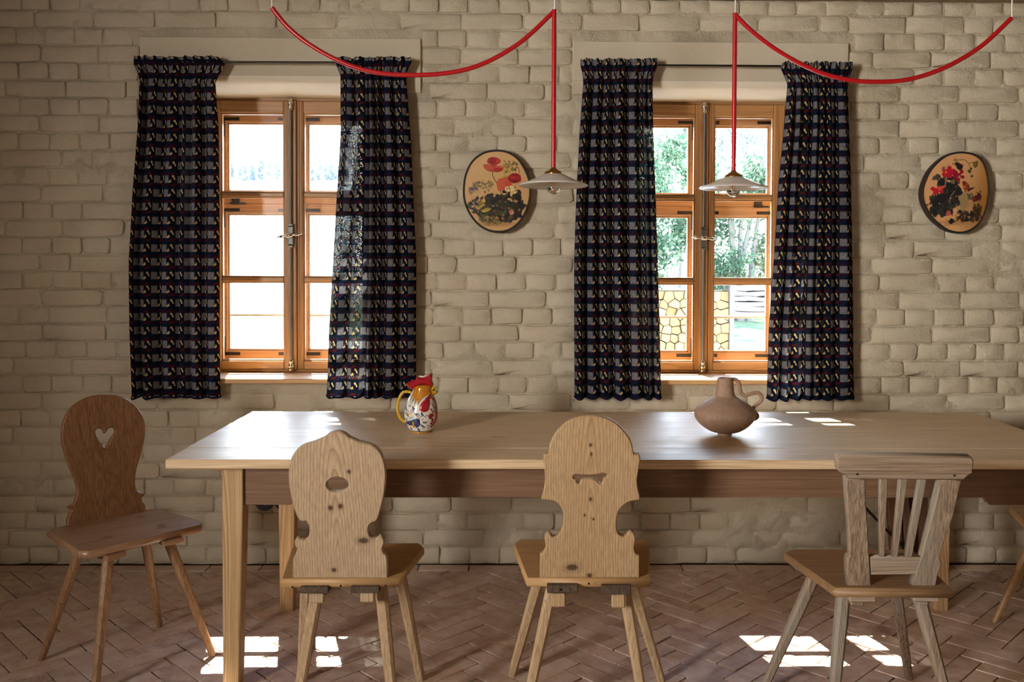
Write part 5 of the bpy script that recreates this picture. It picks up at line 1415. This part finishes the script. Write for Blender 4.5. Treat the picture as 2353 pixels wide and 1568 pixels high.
def tree(label, x, y, zc, h, r, n, mat, seed, size=0.16, trunks=1, zb=None):
    R = random.Random(seed); zg = -0.12 + max(0, (y - 18) * 0.05)
    t = thing('tree', (x, y, zg), label, 'tree'); n = int(n * 2.6); size *= 0.5
    for k in range(trunks):
        a = R.uniform(-0.5, 0.5) * r * 0.5; b = R.uniform(-0.6, 0.6) * r
        MB().tube([(x + a, y + R.uniform(-.5, .5), zg - 0.1), (x + (a + b) / 2 * 0.9, y, zg + (zc - zg) * 0.6), (x + b, y, zc + h * 0.4)], [0.11, 0.08, 0.03], 8).build('trunk', M_BARK, t)
    vs = []; fs = []
    cl = [(R.gauss(0, .55) * r, R.gauss(0, .5) * r, R.uniform(-1, 1) * h) for _ in range(26)]
    for _ in range(n):
        c = R.choice(cl); p = V((x + c[0] + R.gauss(0, .2) * r, y + c[1] + R.gauss(0, .2) * r, zc + c[2] + R.gauss(0, .16) * h))
        a = V((R.gauss(0, 1), R.gauss(0, 1), R.gauss(0, 1))).normalized(); b = a.orthogonal().normalized() ; b = Matrix.Rotation(R.uniform(0, 6.28), 3, a) @ b
        w = a.cross(b); s_ = size * R.uniform(.5, 1.2); i = len(vs)
        vs += [p - b * s_, p + w * s_ * .45, p + b * s_, p - w * s_ * .45]; fs.append((i, i + 1, i + 2, i + 3))
    tag(MB().add(vs, fs).build('foliage', mat, t), kind='stuff')
for q in (('green leafy tree outside the left half of the right window', 2.3, 15.6, 2.2, 1.6, 0.9, 5200, M_LEAF, 1, .15, 2), ('green tree with pale slanting trunks outside the right half of the right window', 4.95, 18.0, 2.1, 1.6, 1.05, 4200, M_LEAF, 2, .15, 5),
          ('tall silvery tree reaching the upper panes of the right window', 5.4, 28.5, 7.6, 2.6, 1.7, 5200, M_LEAF2, 3, .17, 2), ('silvery tree with thin crown left of the middle bolt of the right window', 3.5, 34.5, 6.9, 1.7, 1.3, 2600, M_LEAF2, 4, .16, 1), ('dense green tree at the right edge of the right window', 8.8, 23.5, 2.5, 2.2, 1.5, 4200, M_LEAF, 5, .16, 2)):
    tree(*q[:8], q[8], q[9], q[10])
# far firs on the ridge seen through the left window
R = random.Random(5)
for k in range(16):
    px = 512 + k * 17 + R.uniform(-5, 5) if k < 8 else 690 + (k - 8) * 14
    d = 235 + R.uniform(-6, 6); P = atY(px, 415 + R.uniform(-6, 4), d); h = R.uniform(3.0, 6.5) * (1 if k < 8 else .8)
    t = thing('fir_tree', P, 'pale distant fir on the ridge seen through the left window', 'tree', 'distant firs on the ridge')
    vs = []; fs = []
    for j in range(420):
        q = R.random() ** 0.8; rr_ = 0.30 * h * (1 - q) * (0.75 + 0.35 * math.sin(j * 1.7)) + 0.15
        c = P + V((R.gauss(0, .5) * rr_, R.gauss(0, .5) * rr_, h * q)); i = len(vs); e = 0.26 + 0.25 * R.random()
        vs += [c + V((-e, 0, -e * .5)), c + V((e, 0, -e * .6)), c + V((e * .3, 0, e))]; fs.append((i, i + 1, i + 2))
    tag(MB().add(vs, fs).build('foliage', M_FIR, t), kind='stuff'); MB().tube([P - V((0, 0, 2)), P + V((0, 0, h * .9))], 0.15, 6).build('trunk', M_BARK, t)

# woodpile
lg = NT('split_log_end'); rr = lg.n('ObjectInfo').outputs['Random']; nz = lg.noise(lg.coord(), 30, 3)
cc = lg.mix(rr, (0.13, 0.085, 0.042), (0.20, 0.135, 0.07)); lg.pbr(lg.mix(lg.math('MULTIPLY', nz, .3), cc, (0.09, 0.05, 0.025)), 0.8, 0, 0.2)
M_LOG = lg.m
def woodpile():
    Yw = 4.6; R = random.Random(12)
    a = atY(1676, 668, Yw); b = atY(1500, 806, Yw)
    x1 = a.x; x0 = x1 - 1.16; z1 = a.z - 0.01; z0 = -0.12
    cell = 0.090; sites = []; row = 0; z = z0 + cell * .4
    while z < z1 - 0.02:
        x = x0 + (0.5 + 0.5 * (row % 2)) * cell
        while x < x1 - 0.02:
            sites.append((x + R.uniform(-.26, .26) * cell, z + R.uniform(-.26, .26) * cell)); x += cell
        z += cell * .88; row += 1
    for i, (sx_, sz_) in enumerate(sites):
        poly = [(x0, z0), (x1, z0), (x1, z1), (x0, z1)]
        for j, (tx_, tz_) in enumerate(sites):
            dx, dz_ = tx_ - sx_, tz_ - sz_; d2 = math.hypot(dx, dz_)
            if j == i or d2 > 0.3: continue
            nx_, nz_ = dx / d2, dz_ / d2
            poly = clip(poly, nx_, nz_, nx_ * (sx_ + tx_) / 2 + nz_ * (sz_ + tz_) / 2 - R.uniform(.0015, .005))
            if len(poly) < 3: break
        if len(poly) < 3: continue
        dy = R.uniform(-.03, .03)
        o = MB().prism(poly, 0.33, V((0, Yw + dy, 0)), V((1, 0, 0)), V((0, 0, 1)), V((0, -1, 0)), bev=0.003).build('firewood_log', M_LOG, None, origin=(sx_, Yw, sz_))
        tag(o, 'split firewood log stacked in the pile outside the right window', 'log', 'split logs in the woodpile')
    t = thing('wood_rack', (x1 + .02, Yw, z0), 'grey timber rack frame around the firewood stack', 'rack')
    MB().box((x0, Yw + 0.375, z0), (x1, Yw + 0.395, z1)).build('gap_backing', M_BARK, t); G = plain('grey_timber', (0.06, 0.065, 0.075), 0.8)  # added sheet behind the logs, stands in for shade in the gaps
    MB().box((x1 + 0.002, Yw - 0.02, z0), (x1 + 0.045, Yw + 0.30, z1 + .06), .003).build('post', G, t); MB().box((x0 - .045, Yw - 0.02, z0), (x0 - .002, Yw + 0.30, z1 + .06), .003).build('post', G, t)
    MB().box((x0 - .05, Yw - 0.04, z1 + .06), (x1 + .05, Yw + 0.36, z1 + .085), .003).build('roof_board', G, t)
woodpile()
SL = wood('timber_slab', (0.22, 0.21, 0.20), (0.08, 0.078, 0.075), (0.02, 0.02, 0.024), 'X', rings=5, rough=0.8, seed=91, fine=.5, along=.25, across=6)
R = random.Random(21); Ys = 6.2
zt_, zb_ = atY(1700, 657, Ys).z, atY(1700, 728, Ys).z; nS = 6; xs0 = atY(1684, 700, Ys).x
for k in range(nS):
    za = zb_ + (zt_ - zb_) * k / nS; hh = (zt_ - zb_) / nS
    lo = [(xs0 + R.uniform(0, .05) + i * 0.16, za + R.uniform(-.008, .008) + .004) for i in range(17)]; hi = [(x, z + hh * .84 + R.uniform(-.008, .008)) for x, z in lo]
    o = MB().prism(lo + hi[::-1], 0.4, V((0, Ys + R.uniform(-.05, .05), 0)), V((1, 0, 0)), V((0, 0, 1)), V((0, -1, 0)), bev=0.003).build('timber_slab', SL, None, origin=(xs0 + 1.2, Ys, za))
    tag(o, 'live-edge timber slab in the stack beside the firewood', 'timber', 'timber slabs in the stack outside')
for k, xx in enumerate((xs0 + 1.0, xs0 + 2.2)):
    tag(MB().box((xx, Ys - .02, -.12), (xx + .12, Ys + .38, zb_ - 0.004), .004).build('support_block', M_BARK, None, origin=(xx, Ys, -.12)), ['left wooden block carrying the stack of timber slabs outside', 'right wooden block carrying the stack of timber slabs outside'][k], 'block', 'blocks under the timber slabs')
